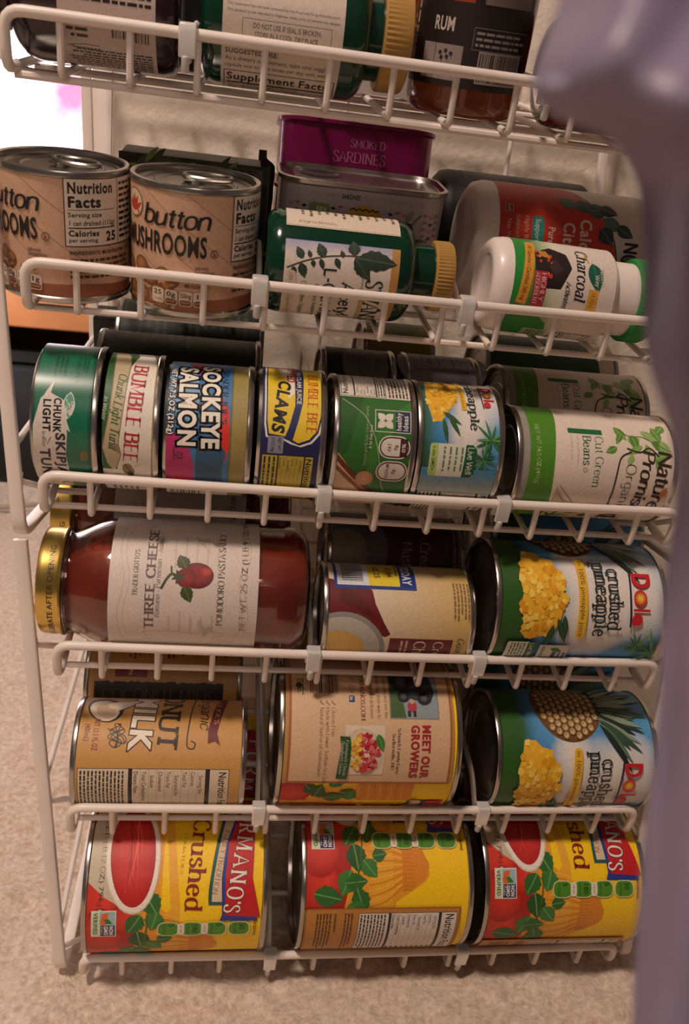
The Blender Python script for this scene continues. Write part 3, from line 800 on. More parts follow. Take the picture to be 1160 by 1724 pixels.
    a.para(78.5, 33, 117, 3, 2.1, 1.1, '5a3818', seed=2); a.T('INGREDIENTS:', 78.5, 22, 1.5, '4a2c14', 'bold'); a.para(78.5, 19, 116, 5, 2.1, 1.1, '5a3818', seed=6)
    # back panel of the label
    o = -110
    a.rect(-149.2, 3.4, -76, 108.5, 'b98a5a'); a.rect(-149.2, 5.4, -76, 107.4, 'a8672e'); a.rect(-149.2, 7.0, -77.6, 105.8, 'd8b48c')
    a.rect(121, 3.4, 149.2, 108.5, 'b98a5a'); a.rect(121, 7, 149.2, 105.8, 'd8b48c')
    a.barcode(o - 38, 18.5, o - 22, 36, 'y', 5, 'd8b48c')
    for y, t, w in ((31.5, 'Gluten Free', 17), (28, 'Made with Lower Sodium Sea Salt', 47), (24.3, 'Natural Source of Antioxidants', 42)):
        a.T(t, o - 13, y, 2.2, '6b4a34', 'serif', w=w); a.line([(o - 17.2, y + 1.0), (o - 16.4, y), (o - 14.6, y + 2.3)], .5, '3a2a1e')
    a.ell(o - 27, 11.5, 2, 2, '2c2420'); a.para(o - 32, 13.5, o - 20, 3, 1.5, .8, '5a4434', seed=8)
    a.rect(o - 20.8, 42.4, o - 16.6, 46, '2a3a78'); a.T('in', o - 20.2, 43, 2.2, 'e8e0d4', 'bold'); a.T('G+', o - 28, 42.8, 3, '7a5a44', 'serif'); a.T('P', o - 34, 42.8, 3, '7a5a44', 'serif')
    a.T('FURMANOS.COM', o - 5.5, 49.6, 2.7, '6a2418', 'serifb', w=31, al='r')
    for y, t, w in ((64.5, 'furmanos.com and see the', 33), (60, 'path we take their way to', 31), (55.6, 'thoughtful delicious', 26)): a.T(t, o - 7, y, 2.0, '6b4a34', 'serif', w=w, al='r')
    a.rect(o - 39, 67.6, o - 7, 99, '8f7a64'); a.rect(o - 38.4, 68.2, o - 7.6, 98.4, '8a99a0')
    a.poly([(o - 38, 68.4), (o - 7.8, 68.4), (o - 7.8, 78), (o - 20, 76), (o - 38, 79)], '41602c')
    a.poly([(o - 38, 76), (o - 22, 74), (o - 19, 82), (o - 17, 94), (o - 24, 97), (o - 38, 94)], '26323f')
    for x, y, r in ((-32, 76, 7.5), (-20, 90, 4.6), (-21, 77, 4)): a.ell(o + x, y, r, r, '14181c'); a.ell(o + x, y, r * .45, r * .45, '4a5258')
    a.ell(o - 14.5, 82, 3.4, 3.0, 'b23440'); a.ell(o - 17.8, 82, 1.6, 1.6, 'c79a7c'); a.rect(o - 12, 79, o - 8.4, 81, '23242c'); a.rect(o - 12, 82.6, o - 8.4, 84.4, '23242c')
    a.T('MEET OUR', o - 3.7, 88.2, 5.0, 'a3222a', 'black', w=33); a.T('GROWERS', o - 3.5, 81.2, 5.0, 'a3222a', 'black', w=33)
    a.T('Schmidt Family Farm', o - 1.6, 72.6, 2.0, '5a3c2c', 'serif', w=28); a.T('Sudlersville, MD', o + 1.5, 69.2, 2.0, '5a3c2c', 'serif', w=22)
    a.rect(o - 3, 40, o + 27, 64.6, 'e2cdb2'); a.ell(o + 13, 52, 14.5, 11.5, 'f1e7d8', 20, edge='cdb79c')
    for i in range(150):
        t = rnd.uniform(0, 2 * pi); q = sqrt(rnd.random()); x = o + 13 + 11.5 * q * cos(t); y = 52 + 8.8 * q * sin(t)
        a.ell(x, y, 1.7, 1.2, rnd.choice(('e8b63c', 'd9a12c', 'f0c95a')) if y < 50 + rnd.uniform(-2, 2) else rnd.choice(('b8202a', 'cc3a3a', 'd9716a', 'e6c8b4')), rnd.uniform(0, 180), n=8)
    a.leaf(o + 2, 60, 10, 5, 20, '3f7d33', '6da457')
    a.poly([(o + 3.4, 36.6), (o + 10, 37.6), (o + 20, 36.4), (o + 29.4, 35.6), (o + 29.8, 42.3), (o + 20, 43), (o + 10, 43.8), (o + 3.6, 42.8)], '24502c')
    a.T("Furmano's Classic", o + 5.4, 40.4, 1.9, 'd9d0b4', 'serif', w=22, shear=.2, rot=-2); a.T('Spaghetti Sauce', o + 6, 37.8, 1.9, 'd9d0b4', 'serif', w=20, shear=.2, rot=-2)
    return a

def sky_fn(gx, glow):
    def fn(x, y):
        b = mix(hx('2f7fb8'), hx('63a6cf'), max(0, min(1, .5 + .5 * nz(x * .03, y * .03, 2))))
        for cx, cy, rx, ry in glow:
            d = ((x - cx) / rx) ** 2 + ((y - cy) / ry) ** 2; b = mix(b, hx('efe6d8'), max(0, 1 - d) ** .6 * .95 if d < 1 else 0)
        g = max(0, min(1, (gx + 4 * nz(x * .05, 1) - y) / 10)); return mix(b, hx('2b5a1c'), g)
    return fn
def pineapple_chunks(a, P, seed=1, n=70, s=1.0):
    rnd = random.Random(seed); a.poly(P, 'edb42c')
    x0, x1 = min(p[0] for p in P), max(p[0] for p in P); y0, y1 = min(p[1] for p in P), max(p[1] for p in P)
    def inside(x, y):
        c = False; j = len(P) - 1
        for i in range(len(P)):
            if (P[i][1] > y) != (P[j][1] > y) and x < (P[j][0] - P[i][0]) * (y - P[i][1]) / (P[j][1] - P[i][1]) + P[i][0]: c = not c
            j = i
        return c
    for i in range(n):
        x, y = rnd.uniform(x0, x1), rnd.uniform(y0, y1)
        if not inside(x, y): continue
        r = rnd.uniform(1.4, 3.2) * s; t = rnd.uniform(0, 6); m = rnd.randint(4, 5)
        a.poly([(x + r * cos(t + 2 * pi * k / m), y + r * .8 * sin(t + 2 * pi * k / m)) for k in range(m)], rnd.choice(('f6c93f', 'f2bd35', 'e7a51f', 'fbd75e', 'dd9818')))
def dole_logo(a, x, y, w, h, bar=True):
    """red wordmark; the o is a sunburst, the letters shrink to the right"""
    red = 'cf2027'; y0 = y
    a.T('D', x, y0, h, red, 'black', w=w * .32)
    cx, cy, r = x + w * .475, y0 + h * .36, h * .34
    a.ell(cx, cy, r * 1.25, r * 1.12, red); a.ell(cx, cy, r * .55, r * .55, 'f6cf4a', edge='f0a62c')
    a.nl()
    for i in range(16):
        t = 2 * pi * i / 16; a.poly3([(cx + r * .55 * cos(t - .12), cy + r * .55 * sin(t - .12)), (cx + r * 1.15 * cos(t), cy + r * 1.15 * sin(t)), (cx + r * .55 * cos(t + .12), cy + r * .55 * sin(t + .12))], hx('f6cf4a'))
    a.T('l', x + w * .66, y0 + h * .02, h * .88, red, 'black', w=w * .08); a.T('e', x + w * .75, y0 - h * .02, h * .78, red, 'black', w=w * .25)
    if bar: a.line([(x - .2, y - h * .13), (x + w * .5, y - h * .20), (x + w, y - h * .12)], h * .11, '2a2150', True)
def palm(a, x, y, L, seed, cols=('3f7a3a', '5d9a4a', '2f6230')):
    rnd = random.Random(seed)
    for i in range(11): a.leaf(x, y, L * rnd.uniform(.6, 1), L * .09, 360 * i / 11 + rnd.uniform(-12, 12), rnd.choice(cols))
def dole_big():
    a = Art(38.5, clip=(3.4, 106.6)); H = 110; rnd = random.Random(8)
    a.grid(-120.9, 3.4, 120.9, H - 3.4, 80, 36, sky_fn(27, ((24, 70, 34, 30), (20, 92, 34, 22), (4, 50, 20, 14), (40, 60, 26, 24))))
    # pineapple
    a.ell(-32, 51, 27, 23.5, '8f6634', edge='6a4520', n=40)
    for i in range(-6, 7):
        for j in range(-6, 7):
            x = -32 + i * 5.0 + (j % 2) * 2.5; y = 51 + j * 4.4
            if ((x + 32) / 25.5) ** 2 + ((y - 51) / 22) ** 2 < .92:
                a.ell(x, y, 2.7, 2.35, 'e3c78e', edge='70481e', n=8, hl=(.5, .3)); a.ell(x - .4, y - .2, .5, .4, '4a3018', n=6)
    for i in range(30):
        t = (i / 29 - .5); a.leaf(-32 + t * 30, 71 + rnd.uniform(-2, 3), rnd.uniform(24, 38), 4.2, 90 - t * 95 + rnd.uniform(-8, 8), rnd.choice(('26382c', '34503c', '4c6a50', '1c2a22', '84977c')), '9fae90' if i % 4 == 0 else None)
    pineapple_chunks(a, [(-6, 17.5), (-6, 25), (-2, 29), (0, 36.5), (6, 37), (8, 41.5), (14, 43), (20, 41), (25, 44), (32, 41), (38, 40), (44, 37), (48, 30), (50, 20), (45, 15.5), (40, 18), (30, 14), (22, 16), (12, 13.5), (4, 16)], 3, 130)
    for x, y, L, g in ((34, 42, 16, 10), (36, 38, 18, 25), (40, 36, 16, -10)): a.leaf(x, y, L, 4, g, '234a24', '4d7a44')
    a.rrect(-1.5, 50.8, 48.5, 56.6, 2.4, 'e9b62e'); a.T('in 100% pineapple juice', .2, 52.4, 2.9, '3d3524', 'sans', w=47)
    a.T('pineapple', .8, 61.6, 9.0, '222a2c', 'slab', w=46.5); a.T('crushed', 4.8, 70.2, 9.0, '222a2c', 'slab', w=38)
    dole_logo(a, 6.8, 86.4, 33, 11.4)
    a.rrect(52, 9.5, 67, 28.5, 1.5, 'dfe3d2'); a.rrect(52, 22.5, 67, 28.5, 1.5, '1f5a34'); a.T('Live Well', 53, 24, 3.0, 'e9ecd8', 'script', w=13); a.para(53, 20, 66, 5, 2, 1, '5f7a5a', seed=3)
    a.rect(54, 30.5, 66, 49.5, 'd9d6c4'); a.rect(60, 40, 65.4, 48.8, '26346a'); a.T('NON', 60.3, 45.5, 1.8, 'e8e4da', 'black', w=4.6); a.T('GMO', 60.3, 42.6, 1.8, 'e8e4da', 'black', w=4.6); a.T('VERIFIED', 54.8, 32.4, 1.8, '3f7a30', 'black', w=10); a.leaf(57, 38, 8, 3.6, 75, '3f7a30')
    palm(a, 58, 104, 20, 2); palm(a, 52, 92, 13, 4)
    a.nf(75, 12, 118, 100, seed=12); a.rect(-118, 12, -75, 100, 'dfd8cc'); a.para(-116, 96, -78, 18, 3.4, 1.6, '40524a', seed=14); a.barcode(-112, 16, -82, 30, 'y', 9)
    return a
def dole_small():
    a = Art(37.0, clip=(3.2, 46.8)); H = 50
    a.grid(-116.2, 3.2, 116.2, H - 3.2, 80, 22, sky_fn(13, ((-36, 36, 32, 17), (-6, 28, 24, 12))))
    for i in range(30): pass
    pineapple_chunks(a, [(-52, 8), (-50, 22), (-44, 26), (-36, 24), (-26, 23), (-20, 18), (-12, 13), (-12, 8), (-20, 6), (-30, 5), (-40, 6)], 5, 100, .7)
    for x, y, L, g in ((-18, 14, 13, 55), (-16, 17, 14, 30), (-14, 14, 15, 10)): a.leaf(x, y, L, 2.6, g, '24502a', '5a8a4c')
    a.rrect(-55, 24.8, -20, 28, 1.4, 'e9b62e'); a.T('in 100% pineapple juice', -54, 25.6, 1.6, '4a3f20', 'sans', w=33)
    a.T('crushed pineapple', -7.4, 29.6, 5.0, '2c4034', 'slab', w=76, al='r')
    dole_logo(a, -43, 39.0, 21, 6.6)
    palm(a, -3, 42, 15, 7); palm(a, 8, 38, 12, 9)
    a.grid(14, 3.2, 30, 46.8, 10, 14, lambda x, y: mix(hx('4f8fb0'), hx('a9b8b4'), max(0, min(1, (x - 16) / 12 + .3 * nz(x * .3, y * .3)))))
    a.rrect(.4, 7, 19, 33.6, 2.0, 'dfe2cc'); a.poly([(.4, 27.5), (19, 26.6), (19, 32), (17, 33.6), (2.4, 33.6), (.4, 31.6)], '1d5a36'); a.T('Live Well', 1.6, 28.6, 3.6, 'eaf0dc', 'script', w=15.5); a.para(2, 25, 18, 4, 3.4, 1.1, '6a8460', rag=.2, seed=5); a.rect(.6, 7.4, 18.8, 11.6, 'b5cf6a'); a.T('v non GMO+', 2, 8.4, 2.0, '2c5a22', 'bold', w=14)
    a.nf(30, 4, 66, 46.5, 'd9d9c8', seed=21); a.rect(-110, 4, -62, 46.5, 'dcd8cc'); a.para(-108, 43, -66, 12, 3.1, 1.4, '40524a', seed=15)
    return a
def coconut():
    a = Art(33.0, clip=(3.2, 101.3)); H = 104.5; rnd = random.Random(3); dk = '33231a'; mr = '7c2a1c'
    a.rect(-103.6, 3.2, 103.6, H - 3.2, 'c4924e')
    a.ell(-30, 17, 12.5, 10.5, '2a2026', 30); a.ell(-29, 16.6, 10.6, 8.6, 'd9c6ac', 30); a.ell(-28, 17.4, 7.6, 5.6, 'c2a888', 30)
    a.poly([(-36, 17), (-40, 38), (-34, 34), (-28, 26), (-30, 19)], 'd9c6ac'); a.line([(-36, 17), (-40, 38), (-32, 32), (-27, 25)], .7, '2a2026', True)
    a.T('NET 13.5 FL OZ', -20.6, 11.9, 3.2, mr, 'bold', w=20); a.T('(400mL)', -17, 6.8, 3.0, mr, 'bold', w=11)
    for k in (-1, 1):
        a.line([(-17, 25 + k), (-12, 28 + k * 2.2), (-6, 24 - k * 2), (-2.5, 25.5), (-6, 28 + k), (-12, 24 - k * 2.4), (-16.4, 27.5), (-17, 25 + k)], .6, dk, True)
        a.line([(-14, 21 + k), (-9, 30 + k), (-5, 30), (-9, 21.5 - k), (-14, 30)], .6, dk, True)
    a.T('MILK', -1.2, 33.6, 12.4, 'e9dcc4', 'black', w=44, rot=-3, al='r', out=(dk, .75))
    a.T('COCONUT', -1.2, 50.0, 11.5, dk, 'slab', w=84, rot=-3.5, al='r', out=(dk, .25))
    a.line([(-50, 73), (-30, 70), (-10, 68), (-3.4, 68.5), (-2.4, 71.8), (-5.4, 73), (-7, 70.4)], .8, dk, True)
    a.T('Organic', -14.8, 75.5, 6.6, dk, 'script', w=34, shear=.3, al='r')
    a.poly([(-62, 93), (-40, 92), (-24, 88.5), (-12, 86), (-4.2, 88.2), (-7, 84.8), (-5.4, 80.6), (-14, 80.4), (-26, 83), (-42, 86.4), (-62, 87)], '6a1f22'); a.T("TRADER JOE'S", -18, 84, 2.6, 'd9b98c', 'serif', w=36, rot=-5, al='r')
    a.nf(9.4, 4.6, 66, 94.6, 'd6c4a8', seed=31, rows=9, bars=(.13, .33), ts=4.6, tw=33)
    # back of the can: red panel and a brushed black band
    P = [(-92 + 2.2 * nz(y * .3, 4), y) for y in np.linspace(7, 92, 40)]; Q = [(-76 + 2.0 * nz(y * .35, 8), y) for y in np.linspace(92, 7, 40)]
    a.poly(P + Q, '241a16'); a.T('COCONUT MILK', -80, 12, 7.2, '52443a', 'serif', w=74, rot=90)
    a.rect(-103, 20, -95, 41, '7c2a1c'); a.T('BPA', -102, 29, 2.4, 'd9b98c', 'bold', w=6)
    a.para(70, 92, 100, 24, 3.2, 1.4, '5a3a22', seed=8)
    return a
def pasta_jar():
    a = Art(39.2); g = '4a3a34'
    a.rect(-112, 31, 62, 114.2, 'd3c6ba')
    for k in (0, 1):
        a.line([(-38, 41 + k * 4), (-36, 53 + k * 3), (-31, 50), (-31, 72), (-31, 94), (-37, 92 - k * 3), (-38, 105 - k * 4), (-20, 109 - k * 3), (0, 106 - k * 3), (20, 109 - k * 3), (40, 105 - k * 4), (39, 92 - k * 3), (34, 94), (34, 50), (39, 53 + k * 3), (41, 41 + k * 4), (20, 36 + k * 3), (0, 39 + k * 3), (-20, 36 + k * 3), (-38, 41 + k * 4)], .35, 'b9a796', True)
    a.T("TRADER GIOTTO'S", -8.5, 98.4, 2.6, '201816', 'serifb', w=27); a.T('THREE CHEESE', -29, 89.2, 4.8, '6b5a56', 'serifb', w=64, out=('3a302e', .12))
    a.T('Romano', -21, 86.0, 2.7, g, 'serif', w=13.5, shear=.22); a.T('.', -6, 86.8, 3, g, 'serif'); a.T('Parmesan', -4, 86.0, 2.7, g, 'serif', w=17, shear=.22); a.T('.', 15, 86.8, 3, g, 'serif'); a.T('Asiago', 17, 86.0, 2.7, g, 'serif', w=11, shear=.22)
    for i in range(5): a.para(8, 78 - i * 6, 31, 1, 2, 1.0, 'c4b4a4', seed=i); a.para(-31, 80 - i * 6, -16, 1, 2, 1.0, 'c4b4a4', seed=20 + i)
    for x, y, g_ in ((22, 62, 35), (26, 58, 80), (-22, 64, 200), (-26, 58, 160)): a.leaf(x, y, 9, 3, g_, 'b8aca0'); a.line([(x, y), (x - 4, y - 3)], .4, 'b0a396')
    a.ell(4.2, 66, 7.4, 9.4, '9a1d1a', 0, edge='5a0c10', hl=(1.5, -3)); a.ell(2.6, 72, 5.4, 5.6, '98201a', edge='6a1212'); a.ell(6.4, 61, 2.6, 3.4, 'bd4a38', edge='98201a')
    a.leaf(8, 72, 9, 7, 30, '3f4a26', '6a7440', True); a.leaf(-2, 73, 10, 6.4, 205, '3f4a26', '6a7440', True)
    for g_ in (20, 70, 110, 160, 250, 290): a.leaf(3, 76, 4.5, 1.6, g_, '3a4522')
    a.line([(3, 76), (4.5, 80), (1, 83), (-4, 85.5)], 1.3, '3a4522', True); a.line([(4, 80), (9, 80.5)], .9, '3a4522')
    a.T('POMODORO PASTA SAUCE', -25, 50.6, 3.4, g, 'serif', w=59); a.T('NET WT. 25 OZ (1 LB 9 OZ) 709g', -28.2, 37.6, 3.4, g, 'thin', w=80)
    a.nf(-108, 34, -66, 111, 'd8c9b8', seed=40)
    return a
def cream_soup():
    a = Art(29.5, clip=(3.2, 89.8)); H = 93; mr = '6a1418'
    a.grid(-92.6, 3.2, 92.6, H - 3.2, 24, 14, lambda x, y: mix(hx('dcc9ae'), hx('cfae68'), max(0, min(1, (y - 30) / 55))))
    a.poly([(-20, 3.2), (-16, 20), (-13, 29), (-4, 31), (6, 36), (14, 41), (16, 38), (12, 28), (8, 16), (10, 3.2)], mr); a.poly([(-16, 12), (-8, 22), (2, 30), (6, 33), (2, 24), (-6, 8)], '571014')
    a.ell(27, 12, 26, 27, '8f8c86', n=40); a.ell(27, 12, 23, 24, 'b9b2a4', n=40); a.ell(28, 10, 15.5, 17, 'e2bd6a', edge='d2a350', n=36)
    a.rect(16.4, 41, 62, 80, mr); a.T('Cream of', 18, 68.5, 6.0, 'e6d8c4', 'serif', w=34); a.T('Chicken', 18, 56.5, 7.0, 'e6d8c4', 'serif', w=32); a.para(18, 51, 40, 2, 3, 1.4, 'c9a890', seed=2)
    a.T('Guaranteed', 15, 83, 4.2, '3a2a20', 'serif', w=30, shear=.2)
    a.rect(-41, 6.2, -13.4, 56.5, '24408c'); a.rect(-40, 8, -15.8, 27.4, 'd9dbe0'); a.rect(-40, 27.4, -15.8, 46.4, 'e9cf38'); a.rect(-40, 46.4, -15.8, 55.6, '1d3580')
    a.T('TODAY', -37, 48.4, 5.2, 'd9dde6', 'black', w=20); a.T('$2.04', -34, 39, 3.2, '5a5020', 'bold'); a.T('$2.25', -34, 31, 3.6, '5a5020', 'bold'); a.barcode(-38, 11, -19, 24, 'x', 4, 'd9dbe0'); a.para(-38, 44.4, -20, 1, 2, 1.1, '6a6028', seed=2)
    a.nf(-90, 5, -45, 88, 'd9c9ac', seed=44); a.para(-20, 88, 6, 5, 2.2, 1.2, '8a6a40', seed=7)
    return a
def cream_back():
    a = Art(29.5, clip=(3.2, 89.8)); H = 93
    a.rect(-92.6, 3.2, 92.6, H - 3.2, '4e1015'); a.ell(-10, 16, 30, 24, '6f6c70', n=36); a.ell(-6, 12, 18, 15, '9a8a70')
    a.T('Cream of', -16, 62, 6.5, 'b89a90', 'serif', w=34); a.T('Mushroom', -16, 50, 6.5, 'b89a90', 'serif', w=38); a.rect(-92, 80, 92, 84, '2a0a0c')
    a.para(-40, 88, 20, 2, 3, 1.4, '8a6a60', seed=7); a.nf(35, 6, 85, 86, 'b5a48e', seed=46)
    return a
def fish(a, x, y, L, w, col, ang=0):
    c, d = cos(radians(ang)), sin(radians(ang)); P = []
    for i in range(9): t = i / 8; P.append((L * .72 * t, w / 2 * sin(pi * t) ** .8))
    P += [(L, w * .42), (L * .93, 0), (L, -w * .42)]
    for i in range(8, -1, -1): t = i / 8; P.append((L * .72 * t, -w / 2 * sin(pi * t) ** .8))
    a.poly([(x + p[0] * c - p[1] * d, y + p[0] * d + p[1] * c) for p in P[:-1]], col)
def skipjack():
    a = Art(39.0); H = 34.6; g = '0f6a4c'; dk = '241a2c'
    a.rect(-122.4, 2.2, 122.4, H - 3.0, g); a.rect(-122.4, 2.2, 122.4, 3.2, '0b4a38'); a.rect(-122.4, 30, 122.4, H - 3.0, '0b4f3c')
    a.poly([(-10, 9.5), (-8, 13), (-6, 17), (-2, 18.6), (4, 19.4), (12, 19.6), (24, 18.8), (40, 20), (56, 19), (56, 2.2), (24, 2.2), (8, 2.6), (0, 4.6), (-6, 6)], 'd9cfc2')
    a.poly([(-16, 12), (-9, 8), (-4, 6), (-8, 10.6)], 'd9cfc2')
    fish(a, -10.5, 20.8, 21, 6.4, 'd6d6c4', -6); fish(a, -9.6, 20.7, 13, 4.6, '5a9a80', -6)
    rnd = random.Random(2); a.nl()
    for i in range(26): a.ell(-8.6 + rnd.uniform(0, 10.4), 20.3 + rnd.uniform(-1.6, 1.6), .45, .4, 'd6d6c4', n=6, new=False)
    a.T('CHUNK', -6.6, 12.8, 3.7, '14100f', 'black', w=18); a.T('LIGHT', -5.8, 7.6, 3.7, '14100f', 'black', w=17)
    a.T('SKIPJACK', 11.6, 14.0, 4.6, dk, 'black', w=40); a.T('TUNA', 20.8, 5.8, 5.0, dk, 'black', w=25); a.T('in water', 11, 7.2, 1.7, '3a3434', 'serif', w=9)
    a.line([(14, 11.5), (18, 9.6), (14.6, 8.8)], .4, '3a3434')
    a.T("TRADER JOE'S", -34, 22, 2.0, '0a4434', 'serif', w=18); a.para(-34, 16, -18, 3, 2.4, 1.1, '0a4434', seed=4); a.para(-34, 27, -20, 2, 1.8, .8, '0a4434', seed=5)
    a.ell(24, 28, 3.4, 2.2, '7a6a3c'); a.nf(60, 3, 100, 31, seed=60, rows=6)
    return a
def chunk_light():
    a = Art(38.0); H = 30.6; g = '1f5a24'
    a.rect(-119.3, 1.8, 119.3, H - 2.8, g)
    a.poly([(-60, 22.6), (-40, 26.4), (-30, 27.4), (60, 26.6), (60, 12), (30, 9.5), (22, 8.6), (-30, 13.4), (-44, 17), (-60, 14)], 'e2d9ca')
    a.line([(-60, 24.2), (-40, 27.4), (60, 27.2)], .7, 'b89a50')
    a.poly([(-52, 9.6), (-44, 12.5), (-33, 13.6), (-10, 12.4), (14, 10), (20, 11.4), (32, 8), (26, 4.2), (16, 1.8), (0, 4.6), (-16, 5.6), (-32, 5.2), (-44, 4.4), (-56, 3.6)], 'b9a884')
    a.line([(-52, 9.6), (-44, 12.5), (-33, 13.6), (-10, 12.4), (14, 10), (20, 11.4), (32, 8)], .5, '7a6a4a'); a.line([(-56, 3.6), (-32, 5.2), (-16, 5.6), (0, 4.6), (16, 1.8)], .5, '7a6a4a')
    a.poly([(14, 10), (20, 11.4), (17, 6), (14, 5)], '8a7a5a')
    a.T('BUMBLE BEE', -33, 15.6, 7.4, 'b81f2a', 'serifb', w=58, rot=-3.2, out=('efe6da', .25))
    a.T('Chunk Light Tuna', -25.6, 8.4, 4.4, '2f5a2c', 'serifb', w=43, rot=-4.6, shear=.24); a.T('In Water', -11, 1.9, 2.0, 'c9d0b0', 'serif', w=13, shear=.25, rot=-3)
    a.rect(30, 1.8, 62, 22, 'ded4c4'); a.ell(30, 15, 4.4, 3, '8a6a3c', 20); a.ell(33, 16, 2, 1.6, '4a3a20'); a.leaf(29, 17, 5, 2, 130, 'd9cdb4'); a.line([(26, 13), (34, 18)], .5, '3a2a18')
    a.para(36, 18, 58, 5, 3, 1.3, '6a5a4c', seed=5); a.nf(66, 3, 104, 27, seed=61, rows=6)
    return a
def salmon():
    a = Art(37.0); H = 48.5; o = ('14120f', 1.1)
    a.rect(-116.2, 3.0, 116.2, H - 3.2, '9a8a4c'); a.rect(-116.2, 3.0, 116.2, 36.5, '3f78a8')
    rnd = random.Random(5)
    a.poly([(-46, 3), (-46, 14), (-20, 20), (0, 18), (-6, 8), (-12, 3)], '7aa6cc'); a.poly([(-46, 12), (-50, 16), (-46, 24), (-30, 20)], 'a8304a')
    a.poly([(2, 3), (5, 9), (12, 15), (22, 18), (36, 18.4), (50, 18), (50, 3)], 'b92a6a'); a.poly([(34, 3), (30, 12), (36, 18.4), (50, 18), (50, 3)], 'c8243a')
    a.poly([(-19, 31), (-12, 33), (-10, 35.4), (2, 36.5), (12, 36.5), (21, 34), (12, 33), (8, 31), (-2, 30)], 'd8342a')
    a.poly([(4, 19), (10, 32), (14, 35), (24, 33), (40, 34), (40, 19)], '2c5a7c'); a.poly([(20, 19), (24, 31), (46, 30), (46, 19)], '30506a')
    for i in range(12): a.line([(6 + i * 2, 19), (8 + i * 2, 31)], .25, '3a6c8c')
    a.rect(-60, 36.4, 60, 37.2, '6a6a3a')
    a.T('SOCKEYE', -41.5, 20.6, 9.0, 'f0ead8', 'black', w=54.5, out=o, rot=1.5); a.T('SALMON', -38.5, 8.6, 9.0, 'f0ead8', 'black', w=51, out=o, rot=1.0)
    a.T("TRADER JOE'S", -38, 31.4, 3.0, '1f2c4a', 'serifb', w=37); a.T('NET WT 7.5 OZ (212g)', -36, 3.8, 2.8, 'e4dfd0', 'black', w=42, out=('1f2f4a', .45))
    a.ell(17, 10.2, 2.0, 2.0, '1a1418'); a.ell(17, 10.2, 1.6, 1.6, 'b92a6a'); a.T('U', 16.2, 9.1, 2.2, '1a1418', 'bold'); a.T('PAREVE', 12, 6.8, 1.2, '1a1418', w=8)
    a.rect(43.6, 3.2, 90, 37, 'e0d8cc'); a.barcode(46, 5, 60, 22, 'y', 8); a.nf(62, 4, 88, 36, seed=63, rows=6)
    return a
def clams():
    a = Art(37.5); H = 39; nv = '1c2250'; ye = 'e6c62c'
    a.rect(-117.8, 3.0, 117.8, H - 3.0, nv)
    P = [(-60, 6), (-30, 5), (-4, 5.4), (3, 6.6), (4, 16), (6, 20), (7.4, 24), (5, 30), (0, 34), (-8, 35.6), (-60, 36)]
    a.poly([(p[0] + (1.2 if p[0] > -50 else 0), p[1] + (.9 if p[1] > 20 else -.9)) for p in P], 'e9e2d2'); a.poly([(p[0] + .4, p[1]) for p in P], nv); a.poly([(p[0] - .8, p[1] + (-.7 if p[1] > 20 else .7)) for p in P], ye)
    a.poly([(-60, 19), (-42, 19.4), (-34, 20.6), (-14, 20.8), (-2, 18), (4.6, 15.6), (6, 20), (-6, 23), (-16, 25), (-36, 25.6), (-60, 25)], '202a60')
    a.poly([(-60, 18.6), (-44, 18.8), (-34, 20), (-22, 20.4), (-18, 17), (-30, 17), (-36, 14), (-42, 12), (-60, 11)], 'e9e2d2')
    a.T('BUMBLE BEE', 1.6, 27.4, 5.4, 'c8501c', 'serifb', w=41, al='r', rot=-1); a.T('IN CLAM JUICE', -15, 21.8, 2.4, 'd9d2bc', 'bold', w=27, al='r')
    a.T('CHOPPED', -30, 16.2, 4.6, 'b83a22', 'black', w=26, al='r', rot=-3); a.T('CLAMS', 1.4, 8.6, 6.6, '14141c', 'black', w=33, al='r', rot=-6, shear=.1)
    a.rect(3.4, 7, 12.8, 15.4, '8a8c9c'); a.T('NET WT', 4.2, 12.4, 1.8, '14141c', 'bold', w=7); a.T('6.5 OZ (184g)', 4.2, 9, 1.8, '14141c', 'bold', w=8)
    a.nf(13.6, 4.2, 52, 32.6, 'c9b43c', seed=71, rows=6, ts=3.0); a.rect(-110, 5, -62, 34, ye); a.para(-108, 30, -66, 9, 2.9, 1.3, '3a3418', seed=6); a.rect(54, 5, 66, 34, ye)
    return a
